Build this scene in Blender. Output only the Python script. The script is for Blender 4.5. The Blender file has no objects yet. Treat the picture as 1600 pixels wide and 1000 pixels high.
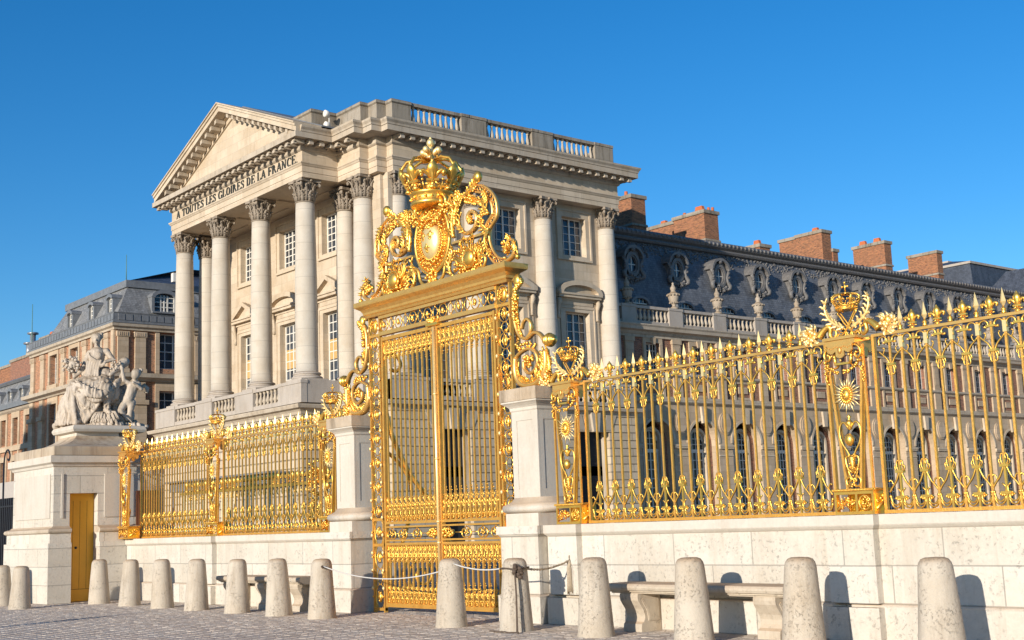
import bpy, math, random
from mathutils import Vector, Matrix
random.seed(7)
PI=math.pi
sc=bpy.context.scene
COL=sc.collection
def R(a): return math.radians(a)
# ------------------------------------------------------------------ mesh builder
class MB:
    def __init__(s): s.v=[];s.f=[];s.m=[];s.s=[]
    def add(s,vs,fs,mi=0,sm=False):
        b=len(s.v); s.v+= [tuple(p) for p in vs]
        for f in fs: s.f.append([b+i for i in f]); s.m.append(mi); s.s.append(sm)
    def box(s,x0,x1,y0,y1,z0,z1,mi=0):
        if x0>x1:x0,x1=x1,x0
        if y0>y1:y0,y1=y1,y0
        if z0>z1:z0,z1=z1,z0
        s.add([(x0,y0,z0),(x1,y0,z0),(x1,y1,z0),(x0,y1,z0),(x0,y0,z1),(x1,y0,z1),(x1,y1,z1),(x0,y1,z1)],
              [(0,3,2,1),(4,5,6,7),(0,1,5,4),(1,2,6,5),(2,3,7,6),(3,0,4,7)],mi)
    def prism(s,pts,a,b,ax='y',mi=0,sm=False):
        n=len(pts)
        def P(p,t):
            if ax=='y': return (p[0],t,p[1])
            if ax=='x': return (t,p[0],p[1])
            return (p[0],p[1],t)
        vs=[P(p,a) for p in pts]+[P(p,b) for p in pts]
        fs=[tuple(range(n)),tuple(range(2*n-1,n-1,-1))]
        s.add(vs,fs,mi,False)
        bse=len(s.v)-2*n
        for i in range(n):
            j=(i+1)%n
            s.f.append([bse+i,bse+n+i,bse+n+j,bse+j]); s.m.append(mi); s.s.append(sm)
    def lathe(s,prof,c=(0,0,0),n=12,mi=0,sm=True,sx=1,sy=1,a0=0,a1=2*PI,cap=True):
        full=abs(a1-a0-2*PI)<1e-6
        k=n if full else n+1
        vs=[]
        for r,z in prof:
            for i in range(k):
                a=a0+(a1-a0)*i/n
                vs.append((c[0]+r*sx*math.cos(a),c[1]+r*sy*math.sin(a),c[2]+z))
        fs=[]
        for j in range(len(prof)-1):
            for i in range(n):
                i2=(i+1)%k if full else i+1
                fs.append((j*k+i,j*k+i2,(j+1)*k+i2,(j+1)*k+i))
        if cap and full:
            if prof[0][0]>1e-4: fs.append(tuple(range(k-1,-1,-1)))
            if prof[-1][0]>1e-4: fs.append(tuple((len(prof)-1)*k+i for i in range(k)))
        s.add(vs,fs,mi,sm)
    def ball(s,c,r,n=7,m=5,mi=0):
        if not hasattr(r,'__len__'): r=(r,r,r)
        vs=[(c[0],c[1],c[2]-r[2])];fs=[]
        for j in range(1,m):
            t=-PI/2+PI*j/m
            for i in range(n):
                a=2*PI*i/n
                vs.append((c[0]+r[0]*math.cos(t)*math.cos(a),c[1]+r[1]*math.cos(t)*math.sin(a),c[2]+r[2]*math.sin(t)))
        vs.append((c[0],c[1],c[2]+r[2]))
        for i in range(n): fs.append((0,1+(i+1)%n,1+i))
        for j in range(m-2):
            for i in range(n):
                fs.append((1+j*n+i,1+j*n+(i+1)%n,1+(j+1)*n+(i+1)%n,1+(j+1)*n+i))
        L=len(vs)-1
        for i in range(n): fs.append((L,1+(m-2)*n+i,1+(m-2)*n+(i+1)%n))
        s.add(vs,fs,mi,True)
    def tube(s,pts,r,n=5,mi=0,sm=True,flat=1.0,ref=(0,1,0)):
        # swept tube; flat scales the section along ref
        P=[Vector(p) for p in pts];N=len(P)
        if N<2:return
        rr=r if hasattr(r,'__len__') else [r]*N
        if len(rr)!=N: rr=[rr[0]+(rr[-1]-rr[0])*i/(N-1) for i in range(N)]
        ref=Vector(ref);vs=[];fs=[]
        for i in range(N):
            t=(P[min(i+1,N-1)]-P[max(i-1,0)])
            if t.length<1e-9: t=Vector((0,0,1))
            t.normalize()
            b=ref-t*ref.dot(t)
            if b.length<1e-3:
                b=Vector((1,0,0))-t*t.x
                if b.length<1e-3:b=Vector((0,0,1))-t*t.z
            b.normalize(); a=t.cross(b)
            for k in range(n):
                w=2*PI*(k+.5)/n
                vs.append(P[i]+a*(rr[i]*math.cos(w))+b*(rr[i]*flat*math.sin(w)))
        for i in range(N-1):
            for k in range(n):
                fs.append((i*n+k,i*n+(k+1)%n,(i+1)*n+(k+1)%n,(i+1)*n+k))
        fs.append(tuple(range(n-1,-1,-1)));fs.append(tuple((N-1)*n+k for k in range(n)))
        s.add(vs,fs,mi,sm)
    def sweep(s,path,prof,mi=0,closed=False,sm=False,capends=True):
        # path: xy polyline, prof: closed section of (outward offset, z); outward = right hand side
        N=len(path);n=len(prof);vs=[]
        def nrm(a,b):
            dx,dy=b[0]-a[0],b[1]-a[1];l=math.hypot(dx,dy);return (dy/l,-dx/l)
        for i in range(N):
            if closed: n0=nrm(path[i-1],path[i]);n1=nrm(path[i],path[(i+1)%N])
            else:
                n1=nrm(path[i],path[i+1]) if i<N-1 else None
                n0=nrm(path[i-1],path[i]) if i>0 else n1
                if n1 is None:n1=n0
            mx,my=n0[0]+n1[0],n0[1]+n1[1];d=(mx*mx+my*my)/2 or 1e-6
            mx/=d;my/=d
            for o,z in prof: vs.append((path[i][0]+mx*o,path[i][1]+my*o,z))
        fs=[]
        M=N if closed else N-1
        for i in range(M):
            i2=(i+1)%N
            for k in range(n):
                k2=(k+1)%n
                fs.append((i*n+k,i*n+k2,i2*n+k2,i2*n+k))
        if not closed and capends:
            fs.append(tuple(range(n-1,-1,-1)));fs.append(tuple((N-1)*n+k for k in range(n)))
        s.add(vs,fs,mi,sm)
    def grid(s,f,nu,nv,mi=0,sm=True):
        vs=[f(i/nu,j/nv) for j in range(nv+1) for i in range(nu+1)]
        fs=[(j*(nu+1)+i,j*(nu+1)+i+1,(j+1)*(nu+1)+i+1,(j+1)*(nu+1)+i) for j in range(nv) for i in range(nu)]
        s.add(vs,fs,mi,sm)
    def merge(s,o,fn=lambda p:p,mi=None):
        b=len(s.v); s.v+=[tuple(fn(p)) for p in o.v]
        for f,m,sm in zip(o.f,o.m,o.s): s.f.append([b+i for i in f]);s.m.append(m if mi is None else mi);s.s.append(sm)
    def build(s,name,mats,parent=None,org=(0,0,0)):
        me=bpy.data.meshes.new(name)
        if org!=(0,0,0): vs=[(p[0]-org[0],p[1]-org[1],p[2]-org[2]) for p in s.v]
        else: vs=s.v
        me.from_pydata(vs,[],s.f)
        if not isinstance(mats,(list,tuple)): mats=[mats]
        for m in mats: me.materials.append(m)
        me.polygons.foreach_set('material_index',s.m)
        me.polygons.foreach_set('use_smooth',s.s)
        import bmesh
        bm=bmesh.new();bm.from_mesh(me);bmesh.ops.recalc_face_normals(bm,faces=bm.faces);bm.to_mesh(me);bm.free()
        me.update()
        o=bpy.data.objects.new(name,me);COL.objects.link(o)
        if parent: o.parent=parent
        return o
def tag(o,label=None,cat=None,group=None,kind=None):
    if label:o['label']=label
    if cat:o['category']=cat
    if group:o['group']=group
    if kind:o['kind']=kind
    return o
def empty(name,loc=(0,0,0),rz=0,label=None,cat=None,group=None):
    o=bpy.data.objects.new(name,None);COL.objects.link(o);o.location=loc;o.rotation_euler=(0,0,rz);o.empty_display_size=.2
    return tag(o,label,cat,group)
def children(o): return [c for c in COL.objects if c.parent==o]
def dup(o,parent=None,loc=None,rz=None,label=None):
    c=o.copy();COL.objects.link(c)
    if parent is not None:c.parent=parent
    if loc is not None:c.location=loc
    if rz is not None:c.rotation_euler=(0,0,rz)
    if label:c['label']=label
    for ch in list(children(o)): dup(ch,c)
    return c
# ------------------------------------------------------------------ materials
def newmat(name):
    m=bpy.data.materials.new(name);m.use_nodes=True
    nt=m.node_tree;b=nt.nodes['Principled BSDF'];return m,nt,b
class NT:
    def __init__(s,nt): s.nt=nt
    def n(s,t,**k):
        x=s.nt.nodes.new(t)
        for a,b in k.items():
            if a.startswith('_'): setattr(x,a[1:],b)
            else:
                x.inputs[a].default_value=b
        return x
    def l(s,a,b): s.nt.links.new(a,b)
    def math(s,op,a,b=None,c=None):
        x=s.nt.nodes.new('ShaderNodeMath');x.operation=op
        for i,q in enumerate((a,b,c)):
            if q is None: continue
            if isinstance(q,(int,float)): x.inputs[i].default_value=q
            else: s.l(q,x.inputs[i])
        return x.outputs[0]
    def mix(s,f,a,b,mode='MIX'):
        x=s.nt.nodes.new('ShaderNodeMix');x.data_type='RGBA';x.blend_type=mode
        for i,q in ((0,f),(6,a),(7,b)):
            if isinstance(q,(int,float)): x.inputs[i].default_value=q
            elif isinstance(q,(tuple,list)): x.inputs[i].default_value=(*q[:3],1)
            else: s.l(q,x.inputs[i])
        return x.outputs[2]
    def ramp(s,f,a,b,ca=(0,0,0),cb=(1,1,1)):
        x=s.nt.nodes.new('ShaderNodeValToRGB');e=x.color_ramp.elements
        e[0].position=a;e[1].position=b;e[0].color=(*ca,1);e[1].color=(*cb,1);s.l(f,x.inputs[0]);return x.outputs[0]
    def noise(s,vec,scale,detail=3,rough=.55,dist=0):
        x=s.n('ShaderNodeTexNoise',Scale=scale,Detail=detail,Roughness=rough,Distortion=dist);s.l(vec,x.inputs['Vector']);return x.outputs['Fac']
def uvz(N,objc):
    sp=N.n('ShaderNodeSeparateXYZ');N.l(objc,sp.inputs[0])
    u=N.math('ADD',sp.outputs[0],sp.outputs[1])
    cb=N.n('ShaderNodeCombineXYZ');N.l(u,cb.inputs[0]);N.l(sp.outputs[2],cb.inputs[1])
    return cb.outputs[0],sp
def stone(name,base,bw=None,bh=.5,mortar=.012,joint=.72,stain=.5,soot=(0.120,0.085,0.050),sootamt=.35,bump=.25,var=.10,fine=30,pits=0,drum=None,rough=.85,upk=1.4):
    m,nt,b=newmat(name);N=NT(nt)
    tc=N.n('ShaderNodeTexCoord').outputs['Object']
    geo=N.n('ShaderNodeNewGeometry')
    v,sp=uvz(N,tc)
    if not bw:
        oi=N.n('ShaderNodeObjectInfo');ad=N.n('ShaderNodeVectorMath');ad.operation='ADD';cx=N.n('ShaderNodeCombineXYZ')
        N.l(N.math('MULTIPLY',oi.outputs['Random'],37),cx.inputs[0]);N.l(N.math('MULTIPLY',oi.outputs['Random'],11),cx.inputs[1])
        N.l(tc,ad.inputs[0]);N.l(cx.outputs[0],ad.inputs[1]);tc=ad.outputs[0]
    col=None;hb=None
    if bw:
        br=N.n('ShaderNodeTexBrick',Scale=1.0);br.inputs['Brick Width'].default_value=bw;br.inputs['Row Height'].default_value=bh
        br.inputs['Mortar Size'].default_value=mortar;br.inputs['Mortar Smooth'].default_value=.3;br.inputs['Bias'].default_value=0
        c1=tuple(min(1,x*(1+var)) for x in base);c2=tuple(x*(1-var) for x in (base[0],base[1]*.985,base[2]*.95))
        br.inputs['Color1'].default_value=(*c1,1);br.inputs['Color2'].default_value=(*c2,1)
        br.inputs['Mortar'].default_value=(*(x*joint for x in base),1)
        N.l(v,br.inputs['Vector']);col=br.outputs['Color'];hb=br.outputs['Fac']
    else:
        col=N.mix(N.noise(tc,1.3,3),tuple(x*(1+var) for x in base),tuple(x*(1-var) for x in base))
    if drum:
        md=N.math('FRACT',N.math('DIVIDE',sp.outputs[2],drum))
        line=N.math('LESS_THAN',md,.03)
        fl=N.math('FLOOR',N.math('DIVIDE',sp.outputs[2],drum))
        wn=N.n('ShaderNodeTexWhiteNoise');wn.noise_dimensions='1D';N.l(fl,wn.inputs['W'])
        col=N.mix(N.math('MULTIPLY',wn.outputs['Value'],.22),col,tuple(x*.75 for x in base))
        col=N.mix(N.math('MULTIPLY',line,.55),col,tuple(x*.5 for x in base));hb=line
    # blotches
    col=N.mix(N.math('MULTIPLY',N.ramp(N.noise(tc,.75,6,.72),.44,.66),stain*.8),col,tuple(a*b_ for a,b_ in zip(base,(.78,.70,.60))))
    # vertical streaks of soot
    mp=N.n('ShaderNodeMapping');mp.inputs['Scale'].default_value=(2.2,2.2,.25);N.l(tc,mp.inputs[0])
    st=N.ramp(N.noise(mp.outputs[0],1.3,7,.75),.50,.72)
    col=N.mix(N.math('MULTIPLY',st,sootamt),col,soot)
    # soot on upward faces
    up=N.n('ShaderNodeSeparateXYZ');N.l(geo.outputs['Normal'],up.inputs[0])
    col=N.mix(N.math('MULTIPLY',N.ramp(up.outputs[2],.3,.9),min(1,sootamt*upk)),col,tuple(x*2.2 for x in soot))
    if not bw and name!='x':
        rn=N.n('ShaderNodeObjectInfo');col=N.mix(N.math('MULTIPLY',rn.outputs['Random'],.22),col,tuple(x*.72 for x in base))
    fn=N.noise(tc,fine,4,.7)
    col=N.mix(.35,col,N.mix(fn,(.55,.55,.55),(1.3,1.3,1.3)),'MULTIPLY')
    h=N.math('MULTIPLY',fn,.5)
    if pits:
        vo=N.n('ShaderNodeTexNoise',Scale=pits,Detail=6,Roughness=.75);N.l(tc,vo.inputs[0])
        pf=N.ramp(vo.outputs['Fac'],.56,.63)
        big=N.ramp(N.noise(tc,3.2,3),.42,.62)
        pf=N.math('MULTIPLY',pf,big)
        col=N.mix(N.math('MULTIPLY',N.ramp(N.noise(tc,1.7,5,.75),.52,.70),.16),col,tuple(x*.55 for x in base))
        col=N.mix(N.math('MULTIPLY',pf,.50),col,tuple(x*.33 for x in base))
        h=N.math('SUBTRACT',h,N.math('MULTIPLY',pf,1.2))
    if hb is not None: h=N.math('SUBTRACT',h,N.math('MULTIPLY',hb,1.6))
    bp=N.n('ShaderNodeBump',Strength=bump,Distance=.02);N.l(h,bp.inputs['Height']);N.l(bp.outputs[0],b.inputs['Normal'])
    N.l(col,b.inputs['Base Color']);b.inputs['Roughness'].default_value=rough;b.inputs['Specular IOR Level'].default_value=.25
    return m
def gold(name,base=(1.0,.66,.17),rough=.3,bs=60,bstr=.25,dark=.35,matt=0.0):
    m,nt,b=newmat(name);N=NT(nt)
    tc=N.n('ShaderNodeTexCoord').outputs['Object']
    f=N.noise(tc,bs,3,.6)
    g=N.noise(tc,9,4,.65)
    col=N.mix(N.math('MULTIPLY',N.ramp(g,.45,.75),dark),base,(.55,.24,.04))
    g2=N.noise(tc,3.1,5,.7)
    col=N.mix(N.math('MULTIPLY',N.ramp(g2,.50,.68),.22),col,(.50,.28,.08))
    N.l(col,b.inputs['Base Color']);b.inputs['Metallic'].default_value=1-matt
    N.l(N.math('ADD',N.math('ADD',N.math('MULTIPLY',g,.25),N.math('MULTIPLY',g2,.2)),rough-.2),b.inputs['Roughness'])
    bp=N.n('ShaderNodeBump',Strength=bstr,Distance=.004);N.l(f,bp.inputs['Height']);N.l(bp.outputs[0],b.inputs['Normal'])
    return m
def simple(name,base,rough=.6,metal=0,var=.15,scale=6,bump=0,bs=20,spec=.4):
    m,nt,b=newmat(name);N=NT(nt);tc=N.n('ShaderNodeTexCoord').outputs['Object']
    f=N.noise(tc,scale,5,.65)
    N.l(N.mix(f,tuple(x*(1-var) for x in base),tuple(min(1,x*(1+var)) for x in base)),b.inputs['Base Color'])
    b.inputs['Roughness'].default_value=rough;b.inputs['Metallic'].default_value=metal;b.inputs['Specular IOR Level'].default_value=spec
    if bump:
        bp=N.n('ShaderNodeBump',Strength=bump,Distance=.02);N.l(N.noise(tc,bs,4,.7),bp.inputs['Height']);N.l(bp.outputs[0],b.inputs['Normal'])
    return m
def brickmat(name,base=(.40,.145,.062),bw=.24,bh=.075,mort=(.27,.17,.11)):
    m,nt,b=newmat(name);N=NT(nt);tc=N.n('ShaderNodeTexCoord').outputs['Object'];v,sp=uvz(N,tc)
    br=N.n('ShaderNodeTexBrick',Scale=1.0);br.inputs['Brick Width'].default_value=bw;br.inputs['Row Height'].default_value=bh
    br.inputs['Mortar Size'].default_value=.010;br.inputs['Bias'].default_value=-.1
    br.inputs['Color1'].default_value=(*base,1);br.inputs['Color2'].default_value=(base[0]*.42,base[1]*.45,base[2]*.5,1);br.inputs['Mortar'].default_value=(*mort,1)
    N.l(v,br.inputs['Vector']);col=br.outputs['Color']
    mp=N.n('ShaderNodeMapping');mp.inputs['Scale'].default_value=(.9,.9,4.5);N.l(tc,mp.inputs[0])
    col=N.mix(N.math('MULTIPLY',N.ramp(N.noise(mp.outputs[0],2.4,6,.85),.46,.58),.5),col,(base[0]*1.25,base[1]*1.5,base[2]*1.4))
    col=N.mix(N.math('MULTIPLY',N.ramp(N.noise(mp.outputs[0],3.6,6,.85),.50,.60),.85),col,(base[0]*.20,base[1]*.32,base[2]*.4))
    N.l(col,b.inputs['Base Color']);b.inputs['Roughness'].default_value=.9
    bp=N.n('ShaderNodeBump',Strength=.4,Distance=.01);N.l(br.outputs['Fac'],bp.inputs['Height']);bp.invert=True;N.l(bp.outputs[0],b.inputs['Normal'])
    return m
def slate(name,base=(.075,.085,.105),lead=False):
    m,nt,b=newmat(name);N=NT(nt);tc=N.n('ShaderNodeTexCoord').outputs['Object'];v,sp=uvz(N,tc)
    br=N.n('ShaderNodeTexBrick',Scale=1.0);br.inputs['Brick Width'].default_value=.25 if not lead else 1.1;br.inputs['Row Height'].default_value=.16 if not lead else 6
    br.inputs['Mortar Size'].default_value=.010;br.inputs['Color1'].default_value=(*(x*1.25 for x in base),1);br.inputs['Color2'].default_value=(*(x*.8 for x in base),1);br.inputs['Mortar'].default_value=(*(x*.5 for x in base),1)
    N.l(v,br.inputs['Vector']);col=br.outputs['Color']
    mp=N.n('ShaderNodeMapping');mp.inputs['Scale'].default_value=(1.6,1.6,.45);N.l(tc,mp.inputs[0])
    col=N.mix(N.math('MULTIPLY',N.ramp(N.noise(mp.outputs[0],1.0,7,.75),.45,.75),.5),col,tuple(x*2.3 for x in base))
    col=N.mix(.5,col,N.mix(N.noise(tc,3.5,6,.8),(.4,.4,.4),(1.5,1.5,1.5)),'MULTIPLY')
    N.l(col,b.inputs['Base Color']);b.inputs['Roughness'].default_value=.55;b.inputs['Specular IOR Level'].default_value=.4
    bp=N.n('ShaderNodeBump',Strength=.5,Distance=.02);N.l(N.math('ADD',N.math('MULTIPLY',br.outputs['Fac'],-1),N.noise(tc,5,4,.7)),bp.inputs['Height']);N.l(bp.outputs[0],b.inputs['Normal'])
    return m
def glass(name,base=(.035,.045,.06),sp_=.7):
    m,nt,b=newmat(name);N=NT(nt);tc=N.n('ShaderNodeTexCoord').outputs['Object']
    N.l(N.mix(N.ramp(N.noise(tc,.9,2),.4,.6),tuple(x*.6 for x in base),tuple(x*1.6 for x in base)),b.inputs['Base Color'])
    b.inputs['Roughness'].default_value=.06;b.inputs['Specular IOR Level'].default_value=sp_
    bp=N.n('ShaderNodeBump',Strength=.12,Distance=.05);N.l(N.noise(tc,2.0,1),bp.inputs['Height']);N.l(bp.outputs[0],b.inputs['Normal'])
    return m
LIME=(.60,.475,.33)
M={}
M['ash']=stone('limestone_ashlar',(.58,.475,.35),1.35,.52,.012,.78,.7,sootamt=.25)
M['plain']=stone('limestone_plain',(.58,.475,.35),1.6,.52,.008,.86,.6,sootamt=.3,bump=.25)
M['urn']=stone('limestone_urn',(.42,.35,.27),None,stain=.9,sootamt=.8,bump=.5)
M['sunlitgilt']=simple('sunlit_gilt',(.80,.66,.38),.45)  # sun glare on the inner gilt bars, painted in as a pale matt colour
M['trim']=stone('limestone_trim',(.52,.435,.33),None,stain=.8,sootamt=.6,bump=.3,fine=12)
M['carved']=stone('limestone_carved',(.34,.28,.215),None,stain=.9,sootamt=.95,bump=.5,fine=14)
M['drum']=stone('limestone_drums',(.59,.52,.42),None,drum=.93,stain=.6,sootamt=.12,bump=.15)
M['grey']=stone('limestone_grey_weathered',(.33,.285,.225),1.6,.7,.01,.8,.9,soot=(0.072,0.055,0.036),sootamt=.85,bump=.35)
M['pod']=stone('limestone_podium_grey',(.46,.40,.335),None,stain=.5,sootamt=.35,bump=.3,fine=18)
M['wall']=stone('limestone_fence_wall',(.60,.55,.468),1.35,.425,.009,.60,.35,soot=(0.288,0.190,0.108),sootamt=.32,bump=.45,var=.07,fine=22,pits=17)
M['pier']=stone('limestone_gate_pier',(.61,.55,.46),None,stain=.35,soot=(0.300,0.190,0.094),sootamt=.35,bump=.25,var=.04,fine=22)
M['old']=stone('limestone_cap_stained',(.50,.40,.29),None,stain=.9,soot=(0.108,0.075,0.043),sootamt=.9,bump=.4,fine=15)
M['rust_stain']=stone('limestone_brown_stained',(.52,.43,.32),None,stain=1,upk=.1,soot=(0.156,0.080,0.040),sootamt=.8,bump=.4,fine=12)
M['bollard']=stone('limestone_bollard',(.55,.475,.375),None,stain=.7,soot=(0.204,0.140,0.083),sootamt=.65,bump=.6,var=.1,fine=35,pits=30)
M['bench']=stone('limestone_bench',(.55,.465,.355),None,stain=.5,soot=(0.216,0.130,0.065),sootamt=.4,bump=.35,fine=25,pits=12)
M['statue']=stone('limestone_statue',(.56,.475,.38),None,stain=.8,soot=(0.120,0.085,0.050),sootamt=.8,bump=.5,fine=20)
M['rubble']=stone('limestone_wing',(.52,.40,.275),1.1,.42,.012,.75,.6,sootamt=.25)
M['gold']=gold('gilt_iron',base=(1.0,.60,.12),rough=.36,matt=.12,dark=.6)
M['goldbar']=gold('gilt_bar',base=(.90,.475,.095),rough=.38,bs=55,bstr=1.2,dark=.65,matt=.34)
M['goldflat']=gold('gilt_flat_moulding',base=(.86,.50,.14),rough=.36,bs=18,bstr=.15,dark=.5,matt=.3)
M['goldbright']=gold('gilt_polished',base=(1.0,.74,.32),rough=.40,bs=30,bstr=.2,dark=.05,matt=.35)
M['goldyellow']=gold('gilt_new_leaf',base=(1.0,.62,.05),rough=.42,bs=40,bstr=.3,dark=.1,matt=.25)
M['rust']=stone('limestone_rusticated',(.56,.455,.325),.95,7.35/16,.018,.42,.6,sootamt=.25,bump=.5)
M['brick']=brickmat('chimney_brick')
M['brickwall']=brickmat('wall_brick',(.33,.115,.065),.22,.07,(.36,.26,.18))
M['brickred']=brickmat('orange_brick',(.50,.19,.09),.22,.07,(.5,.36,.24))
M['slate']=slate('slate_roof',(.115,.12,.13))
M['slatelight']=slate('lead_roof_light',(.20,.195,.185))
M['slatedark']=slate('slate_roof_dark',(.06,.068,.085))
M['lead']=simple('weathered_lead',(.17,.175,.18),.5,0,.5,3,.5,8)
M['leaddark']=simple('carved_lead_dark',(.15,.14,.13),.5,0,.6,5,.6,12)
M['glass']=glass('window_glass')
M['glassdark']=glass('window_glass_dark',(.02,.022,.026),.35)
M['frame']=simple('white_painted_wood',(.68,.64,.56),.5)
M['ochre']=simple('ochre_blind',(.52,.33,.12),.7)
M['door']=simple('ochre_painted_door',(.78,.38,.03),.42,0,.10,3,.15,30)
M['doorline']=simple('door_groove',(.16,.075,.01),.7)
M['pot']=simple('terracotta',(.50,.14,.05),.8,0,.3)
M['dark']=simple('dark_interior',(.02,.02,.022),.8)
M['black']=simple('black_ironwork',(.018,.018,.022),.45)
M['rope']=simple('hemp_rope',(.50,.40,.28),.9,0,.3,40,.6,120)
M['whiterope']=simple('white_cord',(.58,.55,.50),.8,0,.1,40,.4,120)
M['letters']=simple('dark_bronze_letters',(.055,.06,.055),.5,.3,.3)
M['brown']=simple('brown_timber',(.14,.05,.02),.6,0,.3,4)
M['steel']=simple('grey_steel',(.35,.36,.37),.4,.6)
M['copper']=simple('green_copper',(.10,.22,.19),.6,0,.3)

def many(name,mat,parent,mb,locs):
    """one mesh, one object per location"""
    o=None;out=[]
    for L in locs:
        if o is None: o=mb.build(name,mat,parent);c=o
        else: c=o.copy();COL.objects.link(c);c.parent=parent
        c.location=L;out.append(c)
    return out
# ------------------------------------------------------------------ camera, light, sky
cam=bpy.data.cameras.new('camera');co=bpy.data.objects.new('camera',cam);COL.objects.link(co)
CR=((0.6327844738,0.1441601055,0.7607901640),(0.7734452766,-0.0707738642,-0.6298995667),(-0.0369623282,0.9870202248,-0.1562845551))
co.matrix_world=Matrix.Translation((0,0,1.5))@Matrix(CR).to_4x4()
cam.sensor_width=36;cam.sensor_fit='HORIZONTAL';cam.lens=1990.74/1600*36;cam.clip_end=20000;cam.clip_start=.1
sc.camera=co
EL=R(12.2);AZ=R(162.5)      # sun towards (+x,-y)
sd=Vector((math.sin(AZ)*math.cos(EL),math.cos(AZ)*math.cos(EL),math.sin(EL)))
sun=bpy.data.lights.new('sun','SUN');so=bpy.data.objects.new('sun',sun);COL.objects.link(so)
sun.energy=4.9;sun.angle=R(.53);sun.color=(1,.925,.82)
so.rotation_euler=sd.to_track_quat('Z','Y').to_euler()
w=bpy.data.worlds.new('World');sc.world=w;w.use_nodes=True
N=NT(w.node_tree);bg=w.node_tree.nodes['Background']
sky=N.n('ShaderNodeTexSky');sky.sky_type='NISHITA';sky.sun_disc=False;sky.sun_elevation=EL;sky.sun_rotation=AZ
sky.altitude=300;sky.air_density=1.0;sky.dust_density=.25;sky.ozone_density=4.0
hs=N.n('ShaderNodeHueSaturation');hs.inputs['Saturation'].default_value=1.24;hs.inputs['Hue'].default_value=.503
N.l(sky.outputs[0],hs.inputs['Color'])
N.l(hs.outputs[0],bg.inputs['Color']);bg.inputs['Strength'].default_value=.15
sc.view_settings.view_transform='Standard';sc.view_settings.look='None';sc.view_settings.exposure=.18;sc.view_settings.gamma=1
# ------------------------------------------------------------------ ground
mg,nt,b=newmat('court_paving');N=NT(nt);tc=N.n('ShaderNodeTexCoord').outputs['Object']
br=N.n('ShaderNodeTexBrick',Scale=1.0);br.inputs['Brick Width'].default_value=.2;br.inputs['Row Height'].default_value=.14;br.inputs['Mortar Size'].default_value=.012
br.inputs['Color1'].default_value=(.36,.30,.25,1);br.inputs['Color2'].default_value=(.27,.23,.20,1);br.inputs['Mortar'].default_value=(.16,.13,.11,1)
N.l(tc,br.inputs['Vector']);N.l(N.mix(.5,br.outputs['Color'],N.mix(N.noise(tc,.6,5),(.6,.6,.6),(1.3,1.3,1.3)),'MULTIPLY'),b.inputs['Base Color']);b.inputs['Roughness'].default_value=.85
g=MB();g.box(-3000,3000,-3000,3000,-.6,-.03);o=g.build('ground',mg);tag(o,kind='structure')
mc,nt,b=newmat('paving_stones');N=NT(nt);tc=N.n('ShaderNodeTexCoord').outputs['Object']
oi=N.n('ShaderNodeNewGeometry').outputs['Random Per Island']
cr=N.n('ShaderNodeValToRGB');e=cr.color_ramp.elements;e[0].color=(.42,.34,.265,1);e[1].color=(.62,.515,.40,1);e.new(.5).color=(.51,.42,.335,1);e.new(.8).color=(.44,.38,.32,1);N.l(oi,cr.inputs[0])
col=N.mix(.5,cr.outputs[0],N.mix(N.noise(tc,28,4,.7),(.55,.55,.55),(1.4,1.4,1.4)),'MULTIPLY')
col=N.mix(N.math('MULTIPLY',N.ramp(N.noise(tc,.5,4),.45,.7),.35),col,(.33,.27,.22))
N.l(col,b.inputs['Base Color']);b.inputs['Roughness'].default_value=.75
bp=N.n('ShaderNodeBump',Strength=.4,Distance=.01);N.l(N.noise(tc,40,4,.7),bp.inputs['Height']);N.l(bp.outputs[0],b.inputs['Normal'])
g=MB();rw=.15;y=4.0;rowi=0
while y<13.6:
    x0=-38 if y>8 else -34
    x=x0+random.random()*.2;x1=-6.0
    while x<x1:
        L=random.uniform(.17,.25);gp=.007;h=random.gauss(0,.0015);c=.012
        a0,a1,b0,b1=x+gp,x+L-gp,y+gp,y+rw-gp
        t=[random.uniform(-.0022,.0022) for _ in range(4)]
        vs=[(a0,b0,-.014),(a1,b0,-.014),(a1,b1,-.014),(a0,b1,-.014),
            (a0+c,b0+c,h+t[0]),(a1-c,b0+c,h+t[1]),(a1-c,b1-c,h+t[2]),(a0+c,b1-c,h+t[3])]
        g.add(vs,[(4,5,6,7),(0,1,5,4),(1,2,6,5),(2,3,7,6),(3,0,4,7)])
        x+=L
    y+=rw;rowi+=1
o=g.build('pavement',mc);tag(o,kind='structure')
g=MB();g.box(-40,-2,3.9,13.6,-.03+.004,-.010);o=g.build('path',simple('sand_joint',(.46,.39,.33),.95,0,.3,20));tag(o,kind='structure')
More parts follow.
